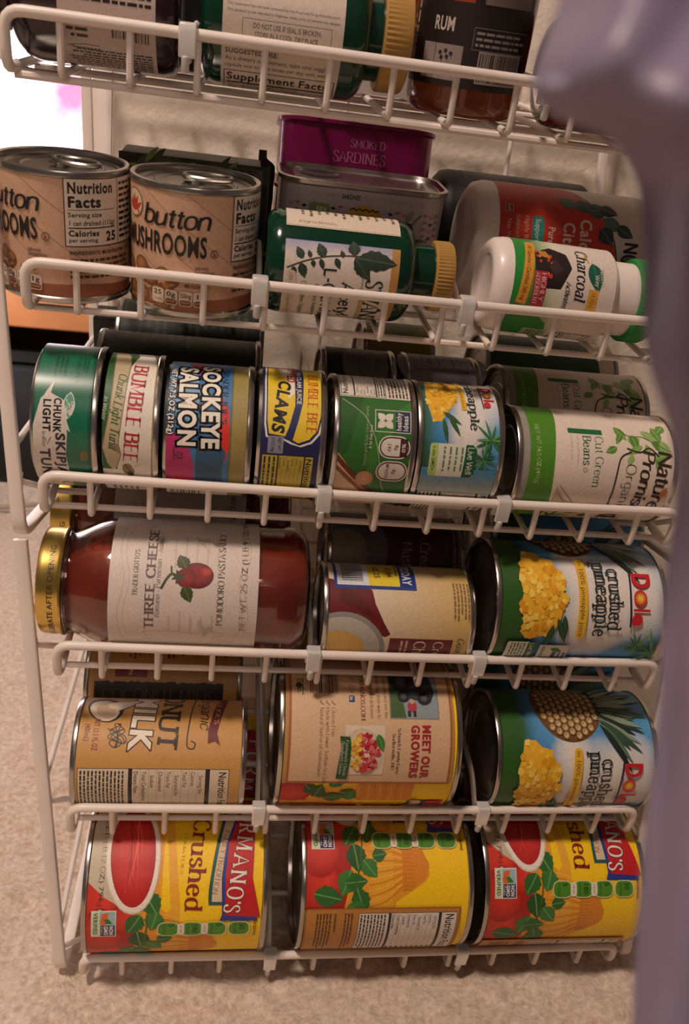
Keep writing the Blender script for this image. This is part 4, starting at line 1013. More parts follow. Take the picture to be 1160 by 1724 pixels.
def healthy():
    a = Art(37.0); H = 46.5; wn = '4a2230'; g = '2c6a26'
    a.rect(-116.2, 3.0, 116.2, H - 3.0, g)
    a.poly([(23, 3), (14, 14), (4, 22), (-10, 27), (-30, 26), (-30, 22), (-10, 21), (2, 15), (10, 3)], '3c7d30'); a.poly([(23.6, 30), (10, 34), (-8, 38), (-14, 43.5), (23.6, 43.5)], '24591f')
    a.line([(22, 42), (16, 34), (10, 28), (-4, 22), (-30, 16), (-40, 8)], .35, 'b9c49a', True)
    a.rect(24, 3.0, 84, H - 3.0, 'ddd3c4')
    # panel text runs up the can, its heading at the left in the picture
    a.nf(24.6, 17, 62, 42.5, 'ddd3c4', seed=81, rows=6, ts=2.8, bars=(.28, .2)); a.para(25, 14.5, 60, 6, 2.0, 1.0, '4a423a', seed=9)
    a.frame(3.4, 3.4, 16.4, 23.8, .5, 'd9d2c0'); a.rect(4.0, 4.0, 15.8, 12.2, '27305e')
    for x, y, g_ in ((9.9, 17.9, 45), (9.9, 17.9, 135), (9.9, 17.9, 225), (9.9, 17.9, 315)): a.leaf(x + .5 * cos(radians(g_)), y + .5 * sin(radians(g_)), 5.6, 4.4, g_, 'e3dccb')
    a.T('healthy', 4.6, 9.0, 2.9, 'e3dccb', 'bold', w=10.6); a.T('ideas', 4.6, 5.2, 2.9, 'e3dccb', 'bold', w=9)
    for x0, x1, t, u in ((-11, 1.8, 'FAT', '0g'), (-25, -12.2, 'SODIUM', '0g')):
        a.rrect(x0, 3.2, x1, 21.2, 6.2, 'e3dccb'); a.rrect(x0 + .7, 3.9, x1 - .7, 20.5, 5.6, wn); a.rrect(x0 + 1.5, 4.6, x1 - 1.5, 19.8, 4.9, 'e3dccb')
        a.T(t, (x0 + x1) / 2, 14, 1.9, wn, 'bold', w=len(t) * 1.5, al='c'); a.T(u, (x0 + x1) / 2, 10.6, 1.9, wn, 'bold', w=3, al='c')
    a.poly([(-9.6, 4.8), (.4, 4.8), (.4, 9), (-9.6, 9)], wn); a.T('0%', -7, 6, 2.0, 'e3dccb', 'bold', w=5)
    a.T('Amount and % Daily Value per serving', -16, 27.4, 1.7, 'cfd0b0', 'thin', w=34); a.T('A fat free food', -6, 25.0, 1.7, 'cfd0b0', 'bold', w=13)
    a.poly([(-9, 43.5), (-20, 34), (-30, 26), (-36, 18), (-37, 12), (-60, 10), (-60, 43.5)], 'd3b28c'); a.poly([(-10, 43.5), (-14, 43.5), (-36, 22), (-34, 20)], '6a2c1a'); a.poly([(-16, 43.5), (-19, 43.5), (-37, 25), (-36, 22)], '8a4a2a')
    a.ell(-24, 27, 5, 5, 'd9a878', edge='b98458'); a.ell(-40, 30, 6, 5, 'e2cfae'); a.ell(-44, 20, 6, 5, 'dcc4a0'); a.T('Water Chestnuts', -48, 8, 3.2, 'd9d2c0', 'serif', w=38, rot=90)
    return a
def green_beans():
    a = Art(32.5); H = 99; k = '3a2a20'; g = '1c6a3c'
    a.rect(-102, 3.2, 102, H - 3.2, 'e6d6c6'); P = [(x, 24.4 - 2.2 * cos(x * .055)) for x in np.linspace(-102, 102, 60)]
    a.nl()
    for i in range(59): a.poly3([(P[i][0], 7.2), (P[i + 1][0], 7.2), P[i + 1], P[i]], hx('4f8a22'))
    a.rect(-102, 3.2, 102, 7.2, '9a948a')
    a.T('NET WT 14.5 OZ (411g)', -22, 10.6, 2.4, 'd5dcb0', 'thin', w=36, rot=2)
    a.rect(-21, 30.6, -17.4, 51.6, g); a.T('Cut Green', -16.4, 46.6, 5.0, '2c6a44', 'serif', w=31); a.T('Beans', -16.2, 39.2, 5.0, '2c6a44', 'serifb', w=18); a.ell(4.4, 41, 1.3, 1.3, '2c6a44'); a.ell(4.4, 41, 1.0, 1.0, 'dccdb9')
    a.T('cut green beans', -16, 35.6, 1.3, '9a9080', 'thin', w=18); a.T('sealed in can', -16, 31.6, 1.3, '9a9080', 'thin', w=16)
    lv = ('6a9a3c', '83ab52', '5c8c34', '94b468')
    for i, (x, y, L, w, an) in enumerate(((-24, 60, 11, 5, 35), (-15, 67, 8, 6, 100), (-19, 70, 11, 5, 15), (-22, 76, 13, 5, 60), (-26, 84, 12, 5.4, 20), (-12, 76, 12, 4, -60), (-15, 82, 13, 6, 65), (-16, 88, 11, 6, 20), (-10, 90, 12, 6, -30), (-8, 92, 10, 5, -70), (-10, 60, 8, 4, -65), (-6, 70, 7, 3.6, -30), (-28, 92, 9, 5, -40), (-8, 80, 6, 3, 200), (-20, 64, 9, 3.4, -30))):
        a.leaf(x, y, L, w, an, lv[i % 4], 'b9c994', True)
    a.line([(-24, 60), (-18, 68), (-18, 76), (-14, 84), (-10, 92)], .5, '5c8434', True)
    a.T("Nature's", -10, 85.5, 8.6, k, 'brush', w=44, shear=.12, rot=-1); a.T('Promise', -9.6, 76, 7.6, k, 'brush', w=40, shear=.12, rot=-3); a.T('Organic', -1, 66.0, 6.0, '4a4038', 'thin', w=32)
    a.line([(-8, 69), (-4.4, 62.6), (4, 60.6), (18, 60.2), (28, 61), (34, 64)], .9, k, True); a.line([(34, 64), (36, 70), (33, 74)], 1.0, k, True); a.line([(-10, 66), (-8, 74), (-11, 80), (-6, 86)], .9, k, True)
    for g_ in (60, 95, 130, 20): a.leaf(15, 90, 5, 1.9, g_, 'c8703c')
    a.poly([(15, 26), (24, 32), (30, 44), (40, 52), (48, 60), (56, 60), (56, 24)], 'c9b394'); rnd = random.Random(3)
    for i in range(40): x = rnd.uniform(26, 56); y = rnd.uniform(26, 58); (a.leaf(x, y, rnd.uniform(6, 12), 2.4, rnd.uniform(0, 180), rnd.choice(('4d7a34', '6a9448', '3c6428'))) if y < 30 + (x - 22) * .9 else None)
    a.line([(14, 27), (34, 46)], .4, '8a7a66'); a.line([(18, 26), (36, 42)], .4, '8a7a66')
    a.ell(41, 66, 5, 6, '3a3028'); a.ell(41, 66, 4.4, 5.4, 'dccdb9'); a.rect(37.4, 60.6, 41, 71.4, '3a3028'); a.T('USDA', 37.4, 64.4, 2.2, '3a3028', 'bold', w=7); a.T('Organic', 36, 73.4, 1.6, '3a3028', 'sans', w=10)
    a.nf(60, 8, 98, 92, seed=90)
    return a
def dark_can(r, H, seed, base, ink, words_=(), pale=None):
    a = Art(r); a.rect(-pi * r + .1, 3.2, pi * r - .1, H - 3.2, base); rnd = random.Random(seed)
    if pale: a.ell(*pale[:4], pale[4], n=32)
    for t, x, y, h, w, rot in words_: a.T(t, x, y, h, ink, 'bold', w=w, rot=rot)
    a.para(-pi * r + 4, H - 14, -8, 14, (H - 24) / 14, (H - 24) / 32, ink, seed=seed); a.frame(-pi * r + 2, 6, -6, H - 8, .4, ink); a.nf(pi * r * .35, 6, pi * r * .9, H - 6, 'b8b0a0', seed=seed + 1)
    return a
def third_can():
    a = Art(32.0); H = 100; a.rect(-100.4, 3.2, 100.4, H - 3.2, '13382a')
    a.poly([(-60, 44), (-40, 60), (-20, 74), (0, 84), (60, 90), (60, 96.8), (-60, 96.8)], 'cfc2ac'); a.line([(-60, 42), (-40, 58), (-20, 72), (0, 82)], .6, 'b9c0a4')
    a.line([(-36, 70), (-14, 76)], 3.2, '4a4a30'); a.line([(-34, 78), (-16, 90)], 3.6, '46502e'); a.ell(-44, 26, 6, 9, '7a6a6c'); a.ell(-44, 26, 5, 8, '13382a'); a.T('0g', -47, 24, 3, 'a0989a', 'bold')
    a.nf(40, 6, 90, 94, seed=91)
    return a
# ---- upper shelves
def wood_fn(x, y):
    u = x + 1.3 * y; p = math.floor(u / 17); t = u / 17 - p
    b = mix(hx('d8b394'), hx('c79c80'), .5 + .5 * nz(p * 3.1, 7)); b = mix(b, hx('b5896a'), .5 * max(0, nz((x - .75 * y) * .05, u * .5, p)))
    return b
def mushrooms():
    a = Art(33.0); H = 65; dk = '1c1412'
    a.grid(-103.6, 3.2, 103.6, H - 3.2, 150, 30, wood_fn)
    a.poly([(-103.6, 3.2), (103.6, 3.2), (103.6, 9.5), (60, 8), (30, 10.5), (0, 9.6), (-20, 7), (-60, 9), (-103.6, 9.5)], '9a5c40')
    for i in range(-3, 9): a.line([(-100 + i * 24, 62), (-100 + i * 24 + 60, 20)], .35, 'a8795a')
    rnd = random.Random(6)
    for i in range(24):
        t = i / 23; x = -46 + rnd.uniform(0, 44); y = 6 + rnd.uniform(0, 18) * (1 - max(0, (x + 14) / 16)); r = rnd.uniform(3.4, 5.4)
        a.poly([(x - r * .4, y - r * 1.2), (x + r * .4, y - r * 1.2), (x + r * .32, y), (x - r * .32, y)], 'c49a72'); a.ell(x, y, r, r * .86, 'b98354', edge='6e4228', hl=(-1, 1.6))
    a.ell(-36.5, 52.5, 7.6, 7.0, '8a5a40'); a.ell(-36.5, 52.5, 7.0, 6.4, 'dcc3a4')
    for g_ in (35, 65, 90, 115, 145): a.leaf(-36.5, 48.5, 8.6, 2.6, g_, 'b8402a')
    a.ell(-32.6, 48.6, .8, .8, 'b8402a')
    a.T('button', -28, 45.4, 9.0, dk, 'scriptb', w=36, shear=.22, rot=0); a.T('MUSHROOMS', 7, 31.8, 10.2, dk, 'bold', w=50, al='r'); a.ell(10.6, 33.6, 2.0, 2.0, '4a3022'); a.ell(10.6, 33.6, 1.6, 1.6, 'c4936a'); a.T('k', 9.8, 32.4, 2.4, '4a3022', 'bold')
    a.T('SERVING', 1, 25.4, 1.5, '5a3a28', 'bold', w=7); a.T('SUGGESTION', 1, 23.2, 1.5, '5a3a28', 'bold', w=10); a.T('PER 1/2 CUP', -4, 15.8, 1.6, dk, 'bold', w=9)
    for i, (t, u) in enumerate((('25', 'CALORIES'), ('0g', 'SAT FAT'), ('350mg', 'SODIUM'), ('1g', 'SUGARS'))):
        x = -21.5 + i * 7.4; a.rrect(x, 6, x + 6.8, 13.8, 1.4, 'e3d3bc'); a.rrect(x + .4, 6.4, x + 6.4, 9.2, 1.2, '7a3c24' if i else 'e3d3bc'); a.T(t, x + 3.4, 10.4, 2.4, dk, 'bold', w=min(5.8, 2.4 * len(t)), al='c'); a.T(u, x + 3.4, 7.4, 1.1, 'd9c4a8' if i else dk, 'sans', w=5, al='c')
    a.rect(19.8, 29.5, 66, 62.4, 'e0d2c0'); a.frame(19.8, 29.5, 66, 62.4, .5, dk); b = 21.6
    a.T('Nutrition', b, 55.4, 5.0, dk, 'black', w=24); a.T('Facts', b, 48.8, 5.0, dk, 'black', w=17); a.rect(b, 47.3, b + 25, 47.6, dk); a.T('Serving size', b, 44, 2.2, dk, 'bold', w=17); a.T('1 can drained (112g)', b, 40, 2.3, dk, 'bold', w=25); a.rect(b, 38.4, b + 25, 39.0, dk)
    a.T('Calories', b, 34.8, 2.8, dk, 'black', w=15.5); a.T('per serving', b, 31.8, 1.9, dk, 'bold', w=14.5); a.T('25', b + 19.2, 32, 4.6, dk, 'black', w=6.6)
    a.rect(48.6, 30.2, 49, 61.8, dk); a.para(50, 58.5, 65, 10, 2.9, 1.4, dk, seed=4)
    a.T('INGREDIENTS: MUSHROOMS, WATER,', b, 25.6, 1.8, dk, 'bold', w=42); a.para(b, 22, 62, 4, 2.8, 1.3, '4a3426', seed=12); a.barcode(70, 10, 96, 34, 'x', 6)
    return a
def green_label(front=True):
    a = Art(27.0)
    a.grid(-11.6, 9.6, 34, 67.4, 40, 30, lambda x, y: mix(hx('8f8fb8'), hx('dfd3c6'), max(0, min(1, (x + 13) / 9 + .25 * nz(y * .1, x * .1)))))
    a.rect(34, 9.6, 36, 67.4, 'dfd3c6'); a.rect(-11.6, 65.6, 36, 70, 'b88a48')
    lf = '26382a'
    a.line([(3, 11), (-1, 20), (-4, 30), (-5.4, 40), (-6, 50)], .9, '4a3f30', True)
    for x, y, L, w, g_ in ((-2, 19, 7, 4, 210), (-3.6, 30, 8, 5, 205), (-6, 46, 8, 6, 190), (2, 14, 5, 2.6, 20), (0, 18, 8, 4.4, 20), (-2, 24, 4, 2.4, 15), (-3, 28, 6, 2.6, 20), (-4, 36, 6, 3, 25), (-4.4, 40, 4, 2.4, 200), (-3, 23, 4, 2.2, 200), (-5, 46, 14, 7, 40)): a.leaf(x, y, L, w, g_, lf, '44583c', True)
    a.leaf(-5, 47.6, 21, 9.5, 86, lf, '4a6044', True); a.line([(-6, 46), (-4, 48)], 1, '4a3f30')
    ink = '1c2420'
    a.T('SWANSON', 5.4, 53.2, 8.6, ink, 'serifb', w=44); a.T('Strong Sound Product Line', 3, 50.6, 1.6, '7a6a5a', 'serif', w=30); a.rect(16, 51, 40, 53.0, 'b89a6a')
    a.T('Acetyl', 8, 40.4, 6.4, ink, 'round', w=25); a.T('L-Carnitine', 1.4, 30.6, 6.4, ink, 'round', w=42)
    a.T('Dietary Supplement', 10, 26.4, 2.2, '4a4a44', 'sans', w=28); a.T('Cognitive Support', 9, 19.4, 2.4, '4a4a44', 'serif', w=26); a.rrect(4, 11.4, 36, 16, 2, 'd3c4b2'); a.T('100 veggie capsules 500 mg', 5, 12.6, 2.0, '5a4a40', 'sans', w=32)
    for k in range(4): a.leaf(22 + k, 61.6, 3, 1.2, 40 + 35 * k, ink)
    a.rect(-50, 9.6, -19.5, 70, 'd9c9b4'); a.line([(-20.2, 9.6), (-20.2, 70)], .6, 'b9a68c'); a.T('ingredients', -22.5, 16, 2.0, '8a4a4a', 'serif', w=20, rot=90); a.para(-48, 66, -28, 12, 4.4, 1.6, '6a5a4c', seed=4)
    return a
def swanson_back():
    a = Art(30.0); ink = '241c1a'; R = 90
    a.rect(-60, 10.6, 60, 68.6, 'd6c7b6')
    for i, t in enumerate(('This statement has not been evaluated by the Food and Drug Administration.', 'This product is not intended to diagnose, treat, cure, or prevent any disease.')):
        a.T(t, -4.4 + i * 2.6, 12.6, 1.25, ink, 'sans', w=54, rot=R)
    a.frame(.2, 20, 12.6, 63, .25, '7a6a60')
    for i, t in enumerate(('DO NOT USE IF SEAL IS BROKEN.', 'STORE IN A COOL, DRY PLACE.', 'KEEP OUT OF REACH OF CHILDREN.')): a.T(t, 4.0 + i * 3.6, 41.5, 2.2, ink, 'sans', w=(33, 31, 36)[i], rot=R, al='c')
    for i, (t, w) in enumerate((('SUGGESTED USE:', 26), ('As a dietary supplement, take one veggie', 51), ('capsule one to two times per day with water.', 53))): a.T(t, 16.0 + i * 3.6, 12.4, 2.2, ink, 'bold' if not i else 'sans', w=w, rot=R)
    a.frame(25.4, 12, 58, 67.4, .45, ink); a.T('Supplement Facts', 32.4, 13.4, 5.4, ink, 'bold', w=51, rot=R); a.rect(34.6, 13.4, 36.0, 66, ink); a.T('Serving Size 1 Veggie Capsule', 38.4, 14, 1.8, ink, 'sans', w=36, rot=R); a.rect(39.6, 13.4, 40.2, 66, ink)
    for i in range(5): a.para(42.6 + i * 3, 14, 14 + 50, 1, 3, 1.4, ink, rot=R, seed=i)
    return a
def purple_back():
    a = Art(30.0); ink = '241c1a'; R = 90
    a.rect(-34, 10.4, 50, 55, 'c9b5aa'); a.line([(-19, 36.6 + .85 * i) if i % 2 else (-20.6 + .1 * i, 36.6 + .85 * i) for i in range(17)], .7, ink, True); a.line([(-17.2, 37), (-17.0, 44), (-18.4, 52)], .5, ink)
    a.barcode(-13, 13.6, -6, 20, 'y', 5, 'c9b5aa'); a.barcode(-12, 24, -5, 31, 'y', 7, 'c9b5aa'); a.T('12.11', -6.4, 34, 1.8, 'a05a3c', 'sans', w=6, rot=90)
    for i in range(3): a.para(-12 + i * 3, 42, 52, 1, 3, 1.5, ink, rot=R, seed=i)
    for i in range(8): a.para(-32 + i * 1.8, 12.4, 53, 1, 3, .9, ink, rot=R, rag=.2, seed=10 + i)
    for i in range(8): a.para(4 + i * 3, 12.4, 53, 1, 3, 1.4, ink, rot=R, rag=.2, seed=30 + i)
    return a
def charcoal():
    a = Art(25.5); ink = '1c1816'
    a.rect(-50, 19.6, 50, 78, 'dccfc2')
    a.grid(-50, 19.6, 50, 50, 50, 14, lambda x, y: mix(hx('24862c'), hx('d9d6bc'), max(0, min(1, (y - 29 - max(0, (x - 2) * .35)) / 14))) if y < 47 else None)
    a.rect(-50, 19.6, 50, 26.2, '1f8a30'); a.poly([(6, 19.6), (50, 19.6), (50, 50), (20, 44), (10, 32)], '2c7f2e')
    a.poly([(-30, 26.6), (8.4, 22.6), (9.2, 28.4), (-30, 32)], 'd9962c'); a.T('100 Capsules / Certified 280 mg', -27, 27.8, 2.2, '6a3a10', 'bold', w=34, rot=-5)
    a.poly([(-21, 31), (-26, 40), (-22, 49), (-13, 52), (-1, 46.4), (-.6, 36), (-6, 31)], '241414'); rnd = random.Random(4)
    for i in range(14): a.ell(-23 + rnd.uniform(0, 18), 31.6 + rnd.uniform(0, 9), rnd.uniform(.6, 1.5), .8, rnd.choice(('b8501c', 'c9342a', 'd98a2c')), n=8)
    a.leaf(-22, 33, 8, 4, 60, 'c9802c'); a.poly([(-18, 42), (-12, 47), (-8, 43), (-12, 39)], '3a2626')
    a.rect(-9.6, 30.6, 9.4, 38.2, 'a82430'); a.T('HIGHLY', -8.6, 35, 2.5, 'e6d6cc', 'serif', w=15); a.T('ADSORBENT', -8.6, 31.6, 2.5, 'e6d6cc', 'serif', w=17)
    a.T('Charcoal', -27, 55.0, 6.4, ink, 'serifb', w=31, shear=.16); a.T('Activated', -5.4, 49.2, 3.0, ink, 'serifb', w=15, shear=.2)
    a.leaf(-18, 64, 17, 8.6, 14, '0f5a44', '2c7a5c'); a.T("Nature's", -14.8, 68.2, 2.4, 'e3dccb', 'serif', w=10, rot=6); a.T('Way', -11, 65.4, 2.4, 'e3dccb', 'serif', w=6.4, rot=6)
    a.rect(-3, 62.6, 8.4, 68.2, 'd9a03c'); a.T('HERBAL', -1.4, 64.4, 2.2, '6a4a20', 'serif', w=8.6); a.line([(-24, 60), (-18, 62)], .8, 'd9a03c')
    a.barcode(26, 34, 36, 46, 'y', 4, 'b8c4a4'); a.nf(26, 50, 48, 74, seed=33, rows=6)
    return a
def calcium():
    a = Art(35.5); R = 35.5
    a.rect(-60, 24, 60, 116, 'd5c8bc')
    a.grid(-60, 24, 60, 100, 90, 64, lambda x, y: hx('c2381f') if y < 98 - .030 * (abs(x - 30) ** 1.72) * 1.0 else None)
    a.line([(x, 98.6 - .030 * abs(x - 30) ** 1.72) for x in np.linspace(-28, 40, 24)], 1.1, '4a4a3a')
    a.T('Calcium', 1.6, 73.6, 7.0, 'e2cfc0', 'bold', w=33); a.T('Citrate', 4.6, 63.2, 7.0, 'e2cfc0', 'bold', w=28); a.T('Pure Powder', 8.4, 54.0, 4.0, 'e2cfc0', 'bold', w=28)
    a.rrect(2.6, 43.6, 40, 51, 3, '2f8a80'); a.T('Supports', 4.4, 45.8, 3.2, 'd9e3da', 'sans', w=15); a.T('Bone Health', 21, 45.8, 3.2, 'd9e3da', 'sans', w=17)
    a.T('Highly Bioavailable', 3, 39.4, 2.6, 'dcae9c', 'sans', w=30); a.T('Enhanced Absorption', 3, 34, 2.6, 'dcae9c', 'sans', w=30); a.T('Net Wt. 8 oz.', 6, 28.6, 2.6, 'dcae9c', 'sans', w=22)
    a.rrect(-4, 26.6, 2.4, 33, 1, '9a2c1a'); a.frame(-3.4, 27.2, 1.8, 32.4, .4, 'd9a898'); a.T('GMP', -2.8, 29, 1.6, 'd9a898', 'bold', w=4)
    rnd = random.Random(3)
    for x, y, L, w, g_ in ((-9, 70, 14, 10, 80), (-5, 78, 14, 11, 95), (-8, 86, 12, 9, 70), (0, 88, 13, 9, 60), (4, 96, 12, 8, 60), (6, 86, 12, 10, 40), (-12, 62, 12, 9, 60)): a.leaf(x, y, L, w, g_, rnd.choice(('2a3a38', '34504a', '22302e', '4a6a62')), '5a7068')
    a.T('NOW', 12.8, 101.6, 8.4, '14120f', 'heavy', w=22); a.ell(23.6, 105.6, 3, 3, '8a5a3c'); a.para(20, 28, 50, 1, 3, 2, 'dcae9c', seed=3)
    return a
def amber_label():
    a = Art(31.0); ink = 'd9cabb'
    a.rect(-58, 14, 40, 90, '241a18'); a.rect(-26, 52, 3, 90, 'a84426'); a.T('RUM', -17, 39, 6.0, ink, 'bold', w=12); a.para(-24, 62, 1, 2, 4, 2, 'd9b8a0', seed=9)
    a.rect(-22, 17, 1, 33, '9a8c86'); a.rect(-14.4, 17, -14, 33, '4a403c'); a.rect(-22, 24, 1, 24.4, '4a403c')
    for x, y in ((-11, 29), (-8, 30), (-7, 27.4), (-10, 26.8), (-5, 29), (-18, 21), (-10, 20)): a.ell(x, y, 1.0, 1.0, '3a2a2a'); a.line([(x, y), (x + .6, y - 2.4)], .3, '3a2a2a')
    a.rect(8, 52, 36, 90, '7c706c'); a.para(10, 86, 34, 10, 3.3, 1.4, '3a302e', seed=3); a.frame(5, 32, 38, 42, .3, '8a7e78'); a.para(6.5, 39, 36, 3, 2.6, 1.2, '9a8e88', seed=5); a.barcode(10, 18, 34, 31, 'x', 5, 'a89c94')
    a.para(-31, 20, 70, 1, 3, 2.2, 'c99a6a', rot=90, seed=4); a.para(-56, 84, -34, 14, 4.6, 1.8, '8a7e78', seed=8)
    return a
def amber_lying():
    a = Art(27.0); a.rect(-50, 14, 44, 70, '6c605c'); a.barcode(-30, 20, -16, 40, 'y', 9, 'a89c94')
    for i in range(9): a.para(-12 + i * 4, 16, 68, 1, 3, 1.6, '2a2220', rot=90, seed=i)
    a.rect(-50, 44, 44, 47, '241a18'); return a
def flat_tin(front, W, Hh, seed):
    a = Art()
    if front == 'white':
        a.rect(0, 0, W, Hh, 'c3b6b6'); rnd = random.Random(seed); a.T('LIGHTLY SMOKED', W * .15, Hh * .80, 2.4, '2a2426', 'thin', w=W * .19); a.T('SARDINES', W * .35, Hh * .80, 2.4, '2a2426', 'black', w=W * .12); a.T('IN ORGANIC EXTRA VIRGIN OLIVE OIL', W * .48, Hh * .80, 2.4, '6a6630', 'thin', w=W * .40)
        for c in range(22):
            x = W * .02 + c * W * .045
            for k in range(4):
                if W * .15 < x < W * .28 or W * .37 < x < W * .63 or W * .75 < x < W * .84: continue
                y = Hh * (.12 + k * .15) + (c % 2) * 1.2; m = ('2a2426', 'c8464a', 'cf7a7a', '8a8286')[(c + k * 2) % 4]
                fish(a, x, y, 3.6, 1.7, m, 0)
        a.rrect(W * .155, Hh * .2, W * .285, Hh * .66, 2, '8a9a5c'); a.T('BPA', W * .20, Hh * .46, 3, 'd9d3c0', 'black', w=W * .07); a.T('NON', W * .20, Hh * .28, 2.4, 'b9c08a', 'bold', w=W * .07); a.leaf(W * .17, Hh * .26, 6, 3, 80, '5f7a34')
        a.ell(W * .5, Hh * .38, W * .12, Hh * .32, 'd9a83c', n=30); fish(a, W * .44, Hh * .40, W * .12, Hh * .22, '7a8a94')
        for y in (.16, .22, .60): a.line([(W * (.41 + i * .02), Hh * y + (.5 if i % 2 else -.5)) for i in range(10)], .7, '2a2426', True)
        a.ell(W * .79, Hh * .30, 2.8, 3.4, '2c2a3c', 30); a.leaf(W * .77, Hh * .44, 8, 3, 60, '8a9a6c'); a.line([(W * .80, Hh * .36), (W * .86, Hh * .62)], .5, '3a3a2c'); a.T('OMEGA-3', W * .83, Hh * .02, 2, '2a2426', 'bold', w=9)
    else:
        a.T('SMOKED', W * .44, Hh * .50, 4.6, 'a06a86', 'serif', w=W * .24); a.T('SARDINES', W * .33, Hh * .10, 6.0, 'a06a86', 'serif', w=W * .36)
    return a

# ================================================================ the shelves are filled: lowest shelf first
def roll(M, mm, r): return M @ Matrix.Rotation(mm / (r * 1e3), 4, 'Z')
def lie_can(t, x0, x1, r, beta, label, art, akey, up=1, s=None, n=None, shift=0, yaw=0, dip=0, lm=PAPER, group=None, name='can', tab=False, two=False, metal=M_STEEL, H=None):
    M = lying(t, x0, x1, r, up, beta, s, n, yaw, dip)
    if H and H > (x1 - x0): pass
    return can(name, label, roll(M, shift, r), r, H or (x1 - x0), art, akey, lm, group, tab=tab, two_piece=two, metal=metal)
R1 = .0475
lie_can(6, .0012, .1152, R1, 40, 'large yellow can of crushed tomatoes, leftmost on the lowest shelf', furmanos, 'tomato', shift=2, name='tomato_can', group='tomato cans on the lowest shelf')
lie_can(6, .1366, .2506, R1, 40, 'large yellow can of crushed tomatoes showing its nutrition panel, middle of the lowest shelf', furmanos, 'tomato', shift=-52, name='tomato_can', group='tomato cans on the lowest shelf')
lie_can(6, .2586, .3726, R1, 40, 'large yellow can of crushed tomatoes, rightmost on the lowest shelf', furmanos, 'tomato', shift=-21, name='tomato_can', group='tomato cans on the lowest shelf')

for x0, lb in ((.0012, 'added unseen tomato can darkening the gap behind the leftmost can of the lowest shelf'), (.1366, 'added unseen tomato can darkening the gap behind the middle can of the lowest shelf'), (.2586, 'added unseen tomato can darkening the gap behind the rightmost can of the lowest shelf')):  # unseen back row, added so the gaps between the front cans go dark
    lie_can(6, x0 + .004, x0 + .118, R1, 40, lb, furmanos, 'tomato', s=s_front(R1, 6) + .0968, shift=40, name='tomato_can')
lie_can(5, .1258, .2398, R1, 32, 'added unseen tomato can darkening the gap behind the can with the tan growers panel', furmanos, 'tomato', s=s_front(R1, 5) + .0968, shift=60, name='tomato_can')  # likewise added out of sight to block light behind the front can
lie_can(5, 0, .1045, .033, 32, 'tan can of coconut milk at the front left of the second shelf from the floor', coconut, 'coco', name='coconut_milk_can')
lie_can(5, -.003, .1015, .033, 30, 'tan can with a black band lying behind the front coconut milk can', coconut, 'coco', s=s_front(.033, 5) + .0675, shift=95.5, name='coconut_milk_can')
lie_can(5, .1228, .2368, R1, 32, 'large tomato can with a tan growers panel in the middle of the second shelf', furmanos, 'tomato', shift=112, name='tomato_can')
lie_can(5, .2635, .3735, .0385, 32, 'big blue can of crushed pineapple showing a whole pineapple, on the second shelf', dole_big, 'dole', name='pineapple_can', shift=2)
lie_can(5, .2655, .3755, .0385, 20, 'big blue pineapple can in shade behind the one showing a whole pineapple', dole_big, 'dole', s=s_front(.0385, 5) + .0785, shift=40, name='pineapple_can')

def jar(label, M, akey='jar'):
    root = empty('sauce_jar', label, 'jar', None, M); r = .039
    def outer(e, top): return [(1e-5, .004 - e * .3), (r * .55, .003 - e * .3), (r * .80, .0005 + max(0, -e)), (r * .93 + e, .0030), (r + e, .0100), (r + e - .0002, .02), (r + e, .11), (r * .985 + e, .118), (r * .93 + e, .1255), (r * .85 + e, .132), (r * .79 + e, .1365), (r * .765 + e, .1385)] + ([(.0305, .1395), (.0305, .1500)] if top else [(.0270, .1410), (1e-5, .1412)])
    M_G = mat('jar_glass', 'f4ece4', .03, trans=1.0, ior=1.45)
    M_S = mat('tomato_sauce', '8e2a14', .35, 0, .35, 45, bump=.3, bump_scale=90, coat=.6)
    part('jarglass', 'glass', root, lambda: MB().lathe(outer(0, True) + [(.0285, .1500), (.0285, .1405)] + [(q[0], q[1]) for q in outer(-.0016, False)[::-1][2:-1]] + [(1e-5, .0055)], 72, False).build('glass', M_G, root, autos=60))
    part('jarsauce', 'sauce', root, lambda: MB().lathe([(q[0], q[1] + (.003 if i < 3 else 0)) for i, q in enumerate(outer(-.0024, False))], 64, False).build('sauce', M_S, root, autos=60))
    part('jarlabel', 'label', root, lambda: pasta_jar().build('label', root, PAPER))
    def lid():
        mb = MB().lathe([(.0300, .1418), (.0322, .1414), (.0326, .1424), (.0318, .1440), (.0318, .1520), (.0310, .1545), (.0295, .1552), (.0285, .1546), (.0220, .1545), (.0215, .1550), (1e-5, .1550)], 96, False)
        return mb.build('lid', M_GOLD, root)
    l = part('jarlid', 'lid', root, lid)
    def lt():
        a = Art(31.85); a.T('REFRIGERATE AFTER OPENING', -52, 145.6, 3.0, '2c2416', 'sans', w=72); return a.build('lettering', l, LITHO)
    t = part('jarlidtext', 'lettering', l, lt)
    mb = MB()
    def ridge():
        for z in (.1398, .1412): mb.tube([(.0312 * cos(q), .0312 * sin(q), z) for q in np.linspace(0, 2 * pi, 49)[:-1]], .0008, 6, closed=True)
        return mb.build('thread', M_G, root)
    part('jarthread', 'thread', root, ridge)
jar('pasta sauce jar with a tomato on its label, lying at the front under the tuna', lying(4, -.012, .143, .039, -1, 24))
jar('glass jar of red pasta sauce mostly hidden behind the jar with the tomato label', roll(lying(4, -.0195, .1355, .039, -1, 24, s=s_front(.039, 4) + .0805), -40, .039))
lie_can(4, .1515, .2445, .0295, 24, 'small cream and maroon soup can with a blue and yellow price sticker', cream_soup, 'cream', name='soup_can')
